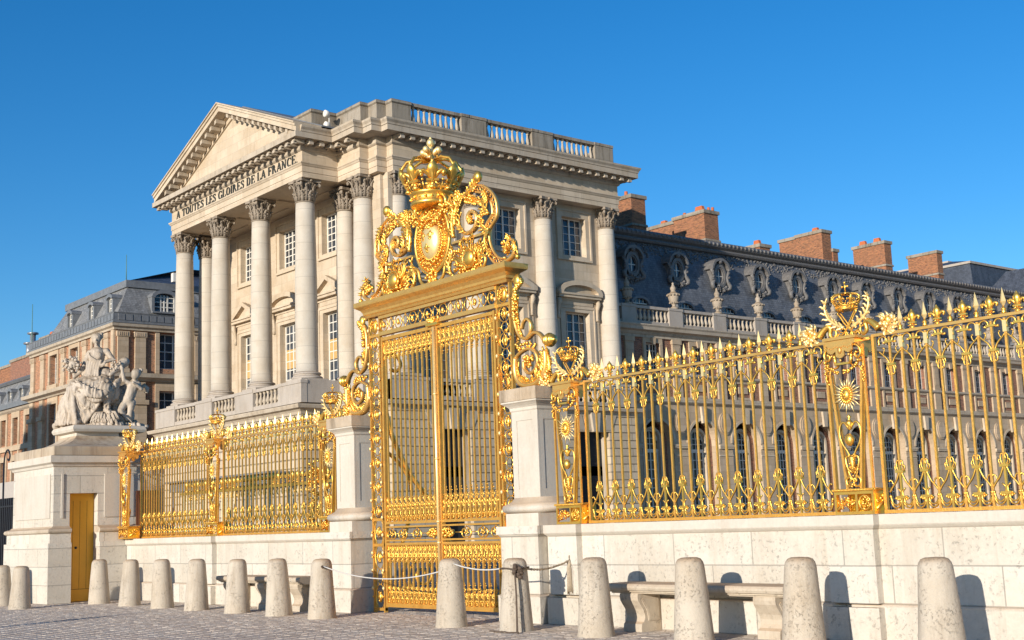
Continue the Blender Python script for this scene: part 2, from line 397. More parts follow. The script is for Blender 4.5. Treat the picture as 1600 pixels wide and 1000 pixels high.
# ------------------------------------------------------------------ fence walls
YW=12.62
def fence_wall(x0,x1,pil,label):
    base=((x0+x1)/2,YW+.24,0)
    t=empty('fence_wall',base,0,label,'wall','low stone walls carrying the gilded fence')
    g=MB();g.box(x0,x1,YW,YW+.48,.425,1.262,0);g.box(x0,x1,YW-.045,YW+.525,0,.385,0)
    for a,b_ in pil:
        g.box(a,b_,YW-.11,YW+.3,.426,1.261,0);g.box(a-.03,b_+.03,YW-.155,YW+.3,.002,.384,0)
    g.build('wall_body',M['wall'],t,base)
    g=MB();g.sweep([(x0,YW),(x1,YW)],[(-.3,.385),(.045,.385),(.05,.40),(.02,.425),(-.3,.425)])
    g.build('plinth_moulding',M['wall'],t,base)
    g=MB()
    path=[(x0,YW)]
    for a,b_ in pil: path+=[(a,YW),(a,YW-.11),(b_,YW-.11),(b_,YW)]
    path+=[(x1,YW)]
    g.sweep(path,[(-.52,1.262),(.0,1.262),(.02,1.275),(.045,1.30),(.055,1.315),(.055,1.43),(-.52,1.43)])
    g.build('coping',M['pier'],t,base)
    return t
fence_wall(-14.6,-3.2,[(-14.45,-13.84),(-9.45,-8.80),(-4.5,-3.9)],'long pale low stone wall under the fence to the right of the gate, with stone bench against it')
fence_wall(-30.18,-20.65,[(-26.0,-25.42)],'pale low stone wall between the statue pedestal and the left gate pier')
# ------------------------------------------------------------------ gate piers
def pier(cx,label):
    base=(cx,12.95,0);cy=12.95
    t=empty('gate_pier',base,0,label,'pier','stone piers flanking the gilded gate')
    def sq(h,prof,mat,name,bev=0):
        g=MB();p=[(cx-h,cy-h),(cx+h,cy-h),(cx+h,cy+h),(cx-h,cy+h)]
        g.sweep(p,prof,0,closed=True)
        return g
    h=.31
    g=MB();g.box(cx-.44,cx+.44,cy-.50,cy+.44,.40,1.262);g.box(cx-.49,cx+.49,cy-.55,cy+.49,0,.38)
    g.sweep([(cx-.44,cy-.5),(cx+.44,cy-.5),(cx+.44,cy+.44),(cx-.44,cy+.44)],[(-.1,.38),(.05,.38),(.055,.395),(.0,.425),(-.1,.425)],0,True)
    g.sweep([(cx-.44,cy-.5),(cx+.44,cy-.5),(cx+.44,cy+.44),(cx-.44,cy+.44)],[(-.3,1.262),(0,1.262),(.03,1.30),(.05,1.31),(.05,1.43),(-.3,1.43)],0,True)
    g.build('pier_base',M['wall'],t,base)
    g=MB();g.box(cx-.385,cx+.385,cy-.43,cy+.40,1.43,1.62)
    g.sweep([(cx-h,cy-h),(cx+h,cy-h),(cx+h,cy+h),(cx-h,cy+h)],[(-.25,1.62),(.08,1.62),(.125,1.65),(.14,1.69),(.125,1.74),(.07,1.775),(.03,1.80),(0.0,1.86),(-.25,1.86)],0,True,True)
    g.build('torus_base',M['pier'],t,base)
    g=MB();g.box(cx-h+.012,cx+h-.012,cy-h+.012,cy+h-.012,1.86,3.18)
    # sunk panel framed by proud borders on each face
    for sgn,ax in ((-1,'y'),(1,'y'),(-1,'x'),(1,'x')):
        def bb(u0,u1,z0,z1):
            if ax=='y':
                f=cy+sgn*h;g.box(cx+u0,cx+u1,f-sgn*.03,f,z0,z1)
            else:
                f=cx+sgn*h;g.box(f-sgn*.03,f-sgn*.0015,cy+u0+.0015,cy+u1-.0015,z0,z1)
        bb(-h,-h+.12,1.86,3.18);bb(h-.12,h,1.86,3.18);bb(-h+.12,h-.12,1.86,1.98);bb(-h+.12,h-.12,3.04,3.18)
    g.build('shaft',M['pier'],t,base)
    g=MB();g.sweep([(cx-h,cy-h),(cx+h,cy-h),(cx+h,cy+h),(cx-h,cy+h)],[(-.3,3.18),(0,3.18),(.015,3.20),(.02,3.24),(.05,3.27),(.09,3.30),(.115,3.315),(.115,3.34),(-.3,3.34)],0,True)
    g.build('neck_moulding',M['pier'],t,base)
    g=MB();g.box(cx-.44,cx+.44,cy-.44,cy+.44,3.34,3.53);g.build('cap',M['old'],t,base)
    return t
pier(-15.06,'square pale stone pier on the right side of the gilded gate, rope hooked beside it')
pier(-20.25,'square pale stone pier on the left side of the gilded gate')
# ------------------------------------------------------------------ bollards
def bollard():
    t=empty('bollard',(0,0,0))
    return t
random.seed(3);g=MB();g.lathe([(.245,-.05),(.245,.0),(.238,.05),(.20,.55),(.172,.90),(.160,.945),(.135,.98),(.095,.995),(0,1.0)],(0,0,0),28);g.v=[(x*(1+.012*math.sin(5*z+3*math.atan2(y,x))),y*(1+.012*math.sin(5*z+3*math.atan2(y,x))),z) for x,y,z in g.v]
BX=[(-29.05,11.5),(-27.34,11.5),(-25.65,11.5),(-24.05,11.5),(-22.33,11.5),(-20.73,11.5),(-19.25,11.5),(-15.56,11.5),(-14.04,11.5),(-12.42,11.5),(-10.71,11.5),(-9.09,11.5),(-7.38,11.5),(-29.25,9.78),(-31.2,10.02)]
BL=['pale tapered stone bollard hiding the lower right of the ochre door','pale bollard under the leftmost crowned post, next right of the door bollard','pale bollard below the left fence, third to the right of the ochre door',
'grey mottled bollard at the left end of the left stone bench','bollard standing before the left end of the left stone bench','bollard standing before the right half of the left stone bench',
'bollard before the left gate pier with the white rope tied to it','wide pale bollard standing in front of the gate, where the white rope ends','stained bollard before the right gate pier with ropes knotted to it',
'pitted bollard at the left end of the right stone bench','large bollard in front of the middle of the right stone bench','large bollard just right of the right stone bench, its shadow on the wall','largest and rightmost stone bollard, cut by the bottom edge',
'dark topped stone bollard before the front face of the statue pedestal','bollard cut by the left edge before the statue pedestal']
b0=None
for i,(x,y) in enumerate(BX):
    if b0 is None: o=b0=g.build('bollard',M['bollard'])
    else: o=b0.copy();COL.objects.link(o)
    o.location=(x,y,0);o.rotation_euler=(R(random.uniform(-1.1,1.1)),R(random.uniform(-1.1,1.1)),random.random()*6.28);s_=1+random.uniform(-.02,.02)
    o.scale=(s_,s_,(.93 if y<11 else 1)*(1+random.uniform(-.008,.008)))
    tag(o,BL[i],'bollard','stone bollards in front of the fence')
g=MB();g.lathe([(.16,0),(.16,.3),(.09,.5),(.07,1.2),(.055,3.9)],(0,0,0),12);lp=g.build('lamp_post',M['black']);lp.location=(-18.2,-9.6,0)  # unseen post, added out of frame only to cast its thin shadow
tag(lp,'unseen lamp post shape added out of frame to cast the thin shadow at lower left','lamp post')
g=MB();g.lathe([(.0,3.9),(.10,3.95),(.16,4.3),(.10,4.4),(.02,4.55)],(0,0,0),8);g.build('shadow_post_head',M['black'],lp)
# ------------------------------------------------------------------ benches
def bench(x0,x1,legs,label):
    base=((x0+x1)/2,12.3,0)
    t=empty('stone_bench',base,0,label,'bench','stone benches against the fence wall')
    g=MB()
    pr=[(12.565,.50),(12.17,.50),(12.17,.515),(12.13,.52),(12.13,.535),(12.085,.545),(12.07,.575),(12.07,.60),(12.085,.625),(12.11,.632),(12.565,.632)]
    g.prism(pr,x0,x1,'x');g.build('seat',M['bench'],t,base)
    for lx in legs:
        g=MB()
        cv=[(12.15,.50),(12.14,.46),(12.15,.41),(12.19,.35),(12.235,.29),(12.26,.23),(12.265,.18),(12.24,.13),(12.20,.10),(12.19,.05),(12.19,0),(12.565,0),(12.565,.50)]
        g.prism(cv,lx-.17,lx+.17,'x')
        for s_ in (-1,1):
            xx=lx+s_*.17
            g.prism([(12.24,.44),(12.21,.42),(12.24,.36),(12.29,.29),(12.31,.22),(12.32,.14),(12.53,.14),(12.53,.44)],xx,xx+s_*.012,'x')
            g.prism([(12.26,.425),(12.235,.415),(12.26,.365),(12.305,.30),(12.328,.22),(12.335,.155),(12.515,.155),(12.515,.425)],xx+s_*.012,xx+s_*.016,'x')
        g.build('leg',M['bench'],t,base)
    return t
bench(-12.8,-9.80,(-12.45,-10.15),'pale stone bench with scrolled legs against the wall right of the gate')
bench(-24.35,-20.98,(-24.0,-22.65,-21.35),'pale stone bench with scrolled legs against the wall left of the gate')
# ------------------------------------------------------------------ ropes
def cat(p,q,sag,n=16):
    p=Vector(p);q=Vector(q)
    return [p.lerp(q,i/n)+Vector((0,0,-4*sag*(i/n)*(1-i/n))) for i in range(n+1)]
g=MB();g.tube(cat((-19.03,11.42,.87),(-15.74,11.42,.80),.15,22),.010,6);tag(g.build('rope',M['whiterope']),'white rope sagging in front of the gate from the left pier bollard','rope')
g=MB();g.tube(cat((-15.38,11.44,.92),(-14.2,11.42,.86),.05),.011,6);tag(g.build('rope',M['whiterope']),'short white rope between the two bollards at the right side of the gate','rope')
g=MB()
for k in range(3):
    g.tube([Vector(p)+Vector((random.uniform(-.01,.01),0,.012*math.sin(i*1.9+k*2))) for i,p in enumerate(cat((-13.86,11.45,.87),(-14.0,12.5,.92),.07,18))],.009,5)
g.tube([(-14.0,12.63,.93),(-14.0,12.5,.93),(-14.0,12.49,.96),(-14.0,12.5,.99)],.008,5,0)
for k in range(16):
    a=k*.39;L=random.uniform(.42,.50)
    g.tube([(-14.0+.012*math.cos(a),12.49+.012*math.sin(a),.92),(-14.0+.03*math.cos(a),12.49+.03*math.sin(a),.80),(-14.0+.033*math.cos(a),12.49+.033*math.sin(a),.6),(-14.0+.04*math.cos(a),12.49+.04*math.sin(a),.92-L)],.007,4)
g.ball((-14.0,12.49,.86),(.035,.035,.05))
tag(g.build('rope',M['rope']),'brown hemp rope hooked to the wall with a frayed tassel hanging','rope')
g=MB()
for k in range(1):
    z=.86+k*.025;g.tube([(-14.04+(.205)*math.cos(a),11.5+(.205)*math.sin(a),z+.01*math.sin(a*3+k)) for a in [i*PI/8 for i in range(17)]],.011,5)
for k in range(6): g.ball((-13.87+random.uniform(-.03,.03),11.37+random.uniform(-.03,.03),.80+k*.02),(.035,.035,.03))
for k in range(8): g.ball((-13.84+random.uniform(-.03,.03),11.42+random.uniform(-.03,.03),.74+k*.02),(.038,.035,.03))
for k in range(2): g.tube([(-13.86+.01*k,11.35,.84),(-13.82+.012*k,11.33,.5),(-13.79+.015*k,11.30,.2),(-13.77+.02*k,11.28,.02),(-13.70+.05*k,11.22,.012)],.009,5)
g.tube([(-14.3+.05*i,11.22+.03*math.sin(i*1.3),.012) for i in range(14)],.010,5)
tag(g.build('rope',simple('dark_rope',(.10,.07,.05),.9,0,.4,40)),'dark rope knotted round the stained bollard with ends trailing to the ground','rope')
g=MB();
for k in range(4): g.ball((-19.06+random.uniform(-.015,.015),11.41,.87+random.uniform(-.02,.02)),(.025,.025,.022))
tag(g.build('rope_knot',simple('knot_dark',(.07,.045,.03),.9)),'small dark knot on the bollard holding the white rope','knot')
# ------------------------------------------------------------------ statue pedestal
PX0,PX1,PY0,PY1=-33.35,-30.2,10.72,13.8
base=((PX0+PX1)/2,(PY0+PY1)/2,0)
t=empty('statue_pedestal',base,0,'large pale stone pedestal with an ochre door in its side, under the seated statue','pedestal')
def sqp(x0,x1,y0,y1): return [(x0,y0),(x1,y0),(x1,y1),(x0,y1)]
g=MB()
DY0,DY1,DZ=11.27,11.95,2.56
def wallbox(x0,x1,y0,y1,z0,z1):      # box with the doorway cut in the +x face
    if z0>=DZ: g.box(x0,x1,y0,y1,z0,z1);return
    g.box(x0,x1,y0,DY0,z0,min(z1,DZ));g.box(x0,x1,DY1,y1,z0,min(z1,DZ));g.box(x0,x1-.45,DY0,DY1,z0,min(z1,DZ))
    if z1>DZ: g.box(x0,x1,y0,y1,DZ,z1)
wallbox(PX0,PX1,PY0,PY1,0,1.40);wallbox(PX0+.05,PX1-.05,PY0+.05,PY1-.05,1.40,1.62)
wallbox(PX0+.16,PX1-.16,PY0+.16,PY1-.16,1.78,3.18)
g.build('pedestal_block',M['wall'],t,base)
g=MB()
path=[(PX1-.16,DY1),(PX1-.16,PY1-.16),(PX0+.16,PY1-.16),(PX0+.16,PY0+.16),(PX1-.16,PY0+.16),(PX1-.16,DY0)]
g.sweep(path,[(-.3,1.62),(.12,1.62),(.16,1.645),(.17,1.68),(.155,1.72),(.10,1.745),(.06,1.75),(.02,1.79),(-.3,1.79)])
g.build('base_moulding',M['bench'],t,base)
g=MB()  # raised panels
g.box(PX0+.36,PX1-.34,PY0+.135,PY0+.2,1.98,3.02)
g.box(PX1-.2,PX1-.135,PY0+.34,DY0-.16,1.98,3.02) if DY0-.16>PY0+.34 else None
g.box(PX1-.2,PX1-.135,DY1+.16,PY1-.36,1.98,3.02)
g.build('wall_panel',M['pier'],t,base)
g=MB();g.sweep(sqp(PX0+.16,PX1-.16,PY0+.16,PY1-.16),[(-.4,3.18),(0,3.18),(.03,3.20),(.05,3.25),(.12,3.29),(.12,3.45),(-.4,3.47)],0,True);g.box(PX0+.5,PX1-.5,PY0+.5,PY1-.5,3.2,3.46)
g.build('cornice',M['pier'],t,base)
g=MB();g.sweep(sqp(PX0+.16,PX1-.16,PY0+.16,PY1-.16),[(-1.4,3.47),(.0,3.47),(.0,3.68),(-1.4,3.68)],0,True);g.build('stained_band',M['rust_stain'],t,base)
g=MB()
pr=[]
for i in range(9):
    a=i/8*PI/2;pr.append((-.02-.86*math.sin(a)**1.3,3.68+.42*(1-math.cos(a))))
g.sweep(sqp(PX0+.16,PX1-.16,PY0+.16,PY1-.16),[(-1.5,3.68)]+pr+[(-1.5,4.10)],0,True,False);g.build('cavetto',M['rust_stain'],t,base)
g=MB();g.sweep(sqp(PX0+.95,PX1-.93,PY0+.95,PY1-.45),[(-.9,4.08),(.0,4.08),(.07,4.10),(.10,4.16),(.10,4.19),(.07,4.25),(0,4.27),(-.9,4.27)],0,True);g.box(PX0+1.0,PX1-1.0,PY0+1.0,PY1-1.0,4.0,4.265);g.build('slab',M['pier'],t,base)
g=MB();g.box(PX1-.44,PX1-.40,DY0,DY1,.01,DZ);d=g.build('door',M['door'],t,base)
g=MB()
for i in range(1,4): yy=DY0+(DY1-DY0)*i/4;g.box(PX1-.401,PX1-.3985,yy-.004,yy+.004,.3,DZ-.18)
g.box(PX1-.401,PX1-.3985,DY0+.02,DY1-.02,.29,.30);g.build('groove',M['doorline'],d,base)
g=MB();g.lathe([(.028,0),(.032,.01),(.02,.02),(0,.022)],(0,0,0),10);v=[(PX1-.40+p[2],DY0+.25+p[0],1.27+p[1]) for p in g.v];g.v=v;g.build('door_knob',M['black'],d,base)
g=MB();g.box(PX1-.13,PX1-.10,12.9,13.5,.01,2.6);g.box(PX1-.10,PX1-.08,12.95,13.45,1.4,2.5);g.build('side_door',M['brown'],t,base)
# ------------------------------------------------------------------ statue (seated woman with a winged child)
SB=Vector((-31.86,12.66,4.26));SE=Vector((.634,.773,0));SN=Vector((.773,-.634,0));SK=.00318
def sp(x,y,d=0): # zoom pixel -> local metres (u, toward viewer, up)
    return SE*((x-440)*SK)+SN*d+Vector((0,0,(872-y)*SK))
def cap(g,p,q,r0,r1,n=12):
    p=Vector(p);q=Vector(q);ax=(q-p);L=ax.length or 1e-5;ax.normalize()
    pts=[];rr=[]
    for i in range(5):
        a=PI/2*(1-i/4);pts.append(p-ax*r0*math.sin(a));rr.append(max(.002,r0*math.cos(a)))
    for i in range(1,5):
        a=PI/2*i/4;pts.append(q+ax*r1*math.sin(a));rr.append(max(.002,r1*math.cos(a)))
    g.tube(pts,rr,n,ref=(0,0,1) if abs(ax.z)<.9 else (1,0,0))
def fuse(name,g,mat,vox,parent=None,smooth=3):
    o=g.build('tmp_'+name,mat);md=o.modifiers.new('r','REMESH');md.mode='VOXEL';md.voxel_size=vox;md.use_smooth_shade=True
    sm=o.modifiers.new('s','SMOOTH');sm.factor=.5;sm.iterations=smooth
    dg=bpy.context.evaluated_depsgraph_get();me=bpy.data.meshes.new_from_object(o.evaluated_get(dg));me.name=name
    from mathutils import noise as _nz
    ns=[v.normal.copy() for v in me.vertices]
    for v,n_ in zip(me.vertices,ns):
        p=v.co;low=max(0,min(1,(1.35-p.z)/.25)) if name=='body' else 0
        q=Vector((p.x*11,p.y*11,p.z*2.6))+Vector((1.5*_nz.noise(p*2.3),1.5*_nz.noise(p*2.3+Vector((5,5,5))),0))
        r_=1-abs(_nz.noise(q))*2.2
        v.co=p+n_*(low*.034*r_+.006*_nz.noise(p*16))
    bpy.data.objects.remove(o);o=bpy.data.objects.new(name,me);COL.objects.link(o)
    if parent:o.parent=parent
    return o
st=empty('statue',SB,0,'weathered stone statue of a seated draped woman with fruit, above the ochre door','statue')
g=MB()
# head, neck, torso
cap(g,sp(388,140,.10),sp(386,165,.12),.125,.105);cap(g,sp(384,175,.1),sp(386,232,.02),.062,.075)
cap(g,sp(393,150,.215),sp(395,168,.245),.014,.022,6);cap(g,sp(378,138,.205),sp(408,138,.20),.016,.016,6);cap(g,sp(385,182,.205),sp(399,182,.20),.014,.012,6);cap(g,sp(390,198,.17),sp(392,200,.17),.03,.03,6)
cap(g,sp(330,262,.0),sp(455,252,.0),.105,.10);cap(g,sp(385,270,.02),sp(385,330,.05),.20,.19);cap(g,sp(362,290,.14),sp(362,300,.15),.085,.085);cap(g,sp(412,286,.14),sp(412,296,.15),.085,.085)
cap(g,sp(385,330,.03),sp(385,400,.0),.18,.20);cap(g,sp(340,450,.0),sp(440,450,.0),.26,.26)
# arms
cap(g,sp(462,255,0),sp(520,325,.10),.082,.065);cap(g,sp(520,325,.10),sp(470,345,.22),.062,.045);cap(g,sp(470,345,.22),sp(455,370,.26),.045,.03)
cap(g,sp(320,262,0),sp(275,400,.12),.085,.066);cap(g,sp(275,400,.12),sp(225,455,.2),.07,.06);cap(g,sp(225,455,.2),sp(205,385,.22),.055,.045)
for k in range(5): cap(g,sp(455+ (k-2)*9,365,.27),sp(440+(k-2)*10,392-abs(k-2)*4,.25),.014,.010)
for k in range(4): cap(g,sp(196+k*9,392,.24),sp(192+k*13,368,.28),.014,.010)
# legs
cap(g,sp(340,470,.05),sp(285,570,.50),.22,.17);cap(g,sp(285,570,.50),sp(305,790,.42),.155,.075);cap(g,sp(305,805,.42),sp(290,835,.60),.06,.045)
cap(g,sp(430,475,.05),sp(505,570,.48),.21,.16);cap(g,sp(505,590,.45),sp(500,735,.35),.115,.065);cap(g,sp(500,742,.35),sp(548,765,.52),.06,.035)
# seat rock and base
cap(g,sp(330,640,-.2),sp(520,640,-.2),.38,.36);cap(g,sp(300,780,-.15),sp(560,780,-.15),.36,.34)
for (a,b_,d,r) in ((110,850,.1,.10),(200,855,.3,.12),(330,860,.35,.11),(450,865,.45,.10),(560,862,.35,.12),(690,868,.1,.10),(640,850,-.1,.14),(740,870,.0,.06),(160,865,-.1,.12)): cap(g,sp(a-30,b_,d),sp(a+40,b_+4,d),r,r*.8)
# drapery: swathes of folds
def fold(pts,r0,r1=None): 
    P=[sp(*p)+SN*.055 for p in pts]
    n=len(P);Q=[]
    for i in range(n-1):
        for k in range(4):
            t_=k/4;Q.append(P[i].lerp(P[i+1],t_))
    Q.append(P[-1])
    for _ in range(2): Q=[Q[0]]+[(Q[i-1]+Q[i]*2+Q[i+1])/4 for i in range(1,len(Q)-1)]+[Q[-1]]
    g.tube(Q,[r0,r1 or r0],8,ref=(.1,.1,1))
random.seed(5)
for k in range(9): # skirt from lap over near leg to the ground at left
    s_=k/8
    fold([(230+50*s_,500-20*s_,.34),(215+40*s_,560,.50),(190+70*s_,660,.46+.12*s_),(140+130*s_,760,.38+.17*s_),(100+190*s_,850,.36+.22*s_)],.040,.030)
for k in range(7): # cloth swag across both knees
    s_=k/6
    fold([(235,520+12*k,.42),(330,545+10*k,.66-.02*k),(430,625+9*k,.60),(520,635+2*k,.5),(580,560-12*k,.22),(590,440+k*8,.05)],.042,.030)
for k in range(5): fold([(300+12*k,590+10*k,.62),(330+10*k,680,.56),(370+8*k,730,.45),(430,640+18*k,.45)],.04,.03)
for k in range(6): fold([(330+22*k,330,.17),(325+20*k,380,.20),(330+18*k,430,.24),(300+26*k,480,.30)],.028,.028)
for k in range(3): fold([(330,262+14*k,.12),(350,300+10*k,.20),(400,330+10*k,.2),(430,345+8*k,.15)],.022,.016)
# cornucopia under the right arm
cap(g,sp(600,340,-.05),sp(560,400,.12),.13,.11);cap(g,sp(560,400,.12),sp(520,450,.28),.10,.05)
cap(g,sp(350,560,.28),sp(500,600,.22),.30,.27);cap(g,sp(250,700,.15),sp(380,740,.2),.30,.30);cap(g,sp(230,790,.1),sp(200,820,.15),.22,.18)
for k in range(12):
    s_=k/11
    fold([(300+150*s_,470,.30),(270+190*s_,540,.52-.1*abs(s_-.5)),(250+230*s_,610,.58-.15*abs(s_-.5)),(260+200*s_,690,.50),(240+150*s_,770,.44),(215+120*s_,840,.42)],.030,.022)
for k in range(8):
    s_=k/7
    fold([(250-30*s_,480+20*s_,.3),(215-30*s_,600,.42),(185-60*s_,720,.46-.1*s_),(150-60*s_,850,.42-.2*s_)],.030,.024)
for k in range(6):
    fold([(270,500+16*k,.50),(380,560+14*k,.70),(500,610+8*k,.62),(575,560-6*k,.35)],.024,.02)
cap(g,sp(300,800,.42),sp(285,840,.62),.07,.045)
body=fuse('body',g,M['statue'],.015,st,1)
g=MB()
for k in range(26):
    a=random.random()*6.28;r=.125;u=random.uniform(-.6,1)
    g.ball(sp(385,128,.07)+SE*(r*math.cos(a)*.95)+SN*(-abs(math.sin(a))*r*.9+.01)+Vector((0,0,.09*u)),random.uniform(.028,.045),6,4)
g.build('hair',M['statue'],st)
g=MB();g.ball(sp(205,360,.2),(.17,.12,.15),10,7)
for k in range(70):
    a=random.uniform(0,6.28);r=random.uniform(.02,.25)
    g.ball(sp(205+r*math.cos(a)*330,360+r*math.sin(a)*260,.22+random.uniform(-.1,.12)),random.uniform(.022,.05),6,4)
g.build('fruit_basket',M['statue'],st)
g=MB()
for k in range(34):
    t_=k/34
    g.ball(sp(560-50*t_+random.uniform(-40,40)*(1-t_),350+120*t_+random.uniform(-28,28)*(1-t_*.5),.20+random.uniform(-.03,.08)),random.uniform(.022,.042),6,4)
g.build('grapes',M['statue'],st)
g=MB()
for k in range(46):
    a=random.uniform(-1,1);b_=random.random()
    p0=sp(470,750,.4);x_=500+a*90;y_=800+b_*62
    g.tube([p0,sp(x_,y_-40,.52),sp(x_+a*25,y_,.55-.1*b_),sp(x_+a*28+6,min(866,y_+24),.5)],[.014,.026,.022,.006],5)
g.build('wheat_sheaf',M['statue'],st)
g=MB()
cap(g,sp(710,440,.1),sp(706,462,.12),.125,.105);cap(g,sp(700,480,.08),sp(690,520,.05),.07,.09)
cap(g,sp(665,530,.05),sp(715,530,.03),.10,.09);cap(g,sp(680,540,.05),sp(655,640,.1),.15,.155);cap(g,sp(650,650,.1),sp(655,670,.08),.155,.14)
cap(g,sp(672,530,.1),sp(620,500,.2),.062,.055);cap(g,sp(620,500,.2),sp(603,410,.18),.055,.042);cap(g,sp(603,405,.18),sp(596,380,.18),.05,.03)
cap(g,sp(715,540,.0),sp(752,570,.08),.062,.05);cap(g,sp(752,570,.08),sp(700,520,.25),.05,.035)
cap(g,sp(622,680,.12),sp(600,740,.22),.105,.08);cap(g,sp(600,745,.22),sp(640,815,.12),.075,.045);cap(g,sp(675,680,.08),sp(665,770,.12),.105,.07);cap(g,sp(665,775,.12),sp(672,845,.05),.065,.04);cap(g,sp(672,850,.05),sp(690,862,.16),.045,.03)
cap(g,sp(560,700,-.1),sp(620,850,-.05),.14,.14);cap(g,sp(600,560,-.2),sp(620,760,-.2),.14,.16)
fuse('child_figure',g,M['statue'],.02,st,2)
g=MB()
for k in range(7):
    a=k/6;g.tube([sp(715,545,-.06),sp(755+10*a,530+14*a,-.14),sp(785-8*a,560+22*a*1.5,-.16),sp(782-26*a,600-6*a,-.12)],[.03,.045,.035,.012],5)
g.build('wing',M['statue'],st)
g=MB()
for k in range(20):
    a=random.random()*6.28;g.ball(sp(714,432,.06)+SE*(.11*math.cos(a))+SN*(-abs(math.sin(a))*.10)+Vector((0,0,random.uniform(-.03,.1))),random.uniform(.025,.04),6,4)
g.build('child_hair',M['statue'],st)
# ------------------------------------------------------------------ gilded ironwork
random.seed(11)
def spi(cx,cz,r0,r1,a0,a1,n=14,y=0):
    return [(cx+(r0+(r1-r0)*i/n)*math.cos(R(a0+(a1-a0)*i/n)),y,cz+(r0+(r1-r0)*i/n)*math.sin(R(a0+(a1-a0)*i/n))) for i in range(n+1)]
def cr(pts,k=5):   # catmull-rom through (x,z) or (x,y,z)
    P=[Vector(p) if len(p)==3 else Vector((p[0],0,p[1])) for p in pts];Q=[]
    for i in range(len(P)-1):
        a=P[max(i-1,0)];b_=P[i];c=P[i+1];d=P[min(i+2,len(P)-1)]
        for j in range(k):
            t=j/k;Q.append(.5*((2*b_)+(c-a)*t+(2*a-5*b_+4*c-d)*t*t+(3*b_-a-3*c+d)*t**3))
    Q.append(P[-1]);return Q
def mir(P): return [Vector((-p[0],p[1],p[2])) for p in P]
def ringt(g,cx,cz,rx,rz,r,n=14,y=0,m=5,mi=0):
    P=[(cx+rx*math.cos(2*PI*i/n),y,cz+rz*math.sin(2*PI*i/n)) for i in range(n+1)]
    g.tube(P,r,m,mi)
def acan(g,pts,w,lobes=7,thick=.35,mi=0,side=0,y=0):
    # acanthus leaf: tapering spine with curling side lobes
    P=cr(pts,4);n=len(P)
    g.tube(P,[w*.30*(1-.75*i/(n-1))+.003 for i in range(n)],5,mi,flat=1.3)
    for k in range(1,lobes+1):
        i=int((n-2)*k/(lobes+1));p=P[i];t=(P[i+1]-P[i]).normalized();nn=Vector((-t.z,0,t.x))
        L=w*(1.0-.55*abs(k/(lobes+1)-.4)/.6)
        for s_ in ((-1,1) if side==0 else (side,)):
            q=[p,p+t*L*.35+nn*s_*L*.45+Vector((0,-.01,0)),p+t*L*.75+nn*s_*L*.75+Vector((0,-.03,0)),p+t*L*.62+nn*s_*L*1.02+Vector((0,-.045,0))]
            g.tube(q,[w*.17,w*.24,w*.16,w*.05],5,mi)
def bunch(g,c,rx,ry,rz,n,r0=.018,r1=.035,mi=0):
    for _ in range(n):
        a=random.random()*6.28;u=random.random()**.5
        g.ball((c[0]+rx*u*math.cos(a),c[1]+random.uniform(-ry,ry),c[2]+rz*u*math.sin(a)),random.uniform(r0,r1),5,4,mi)
def fleur(g,cx,cz,h,y=0,mi=0):
    # fleur-de-lis of height h, base at cz
    g.lathe([(0.0,0),(.10*h,.02*h),(.16*h,.06*h),(.10*h,.12*h),(.07*h,.18*h),(.06*h,.26*h)],(cx,y,cz),8,mi)
    g.lathe([(.07*h,.26*h),(.12*h,.40*h),(.19*h,.62*h),(.19*h,.74*h),(.12*h,.86*h),(.04*h,.94*h),(.045*h,.97*h),(0,1.0*h)],(cx,y,cz),8,mi,sy=.75)
    g.box(cx-.20*h,cx+.20*h,y-.07*h,y+.07*h,cz+.27*h,cz+.35*h,mi)
    for s_ in (-1,1):
        g.tube([(cx+s_*.06*h,y,cz+.34*h),(cx+s_*.16*h,y,cz+.52*h),(cx+s_*.29*h,y,cz+.63*h),(cx+s_*.39*h,y,cz+.58*h),(cx+s_*.40*h,y,cz+.46*h)],[.045*h,.07*h,.085*h,.08*h,.05*h],6,mi)
        g.ball((cx+s_*.36*h,y,cz+.48*h),.065*h,6,4,mi)
        g.tube([(cx+s_*.06*h,y,cz+.27*h),(cx+s_*.16*h,y,cz+.17*h),(cx+s_*.25*h,y,cz+.19*h)],[.035*h,.045*h,.03*h],5,mi)
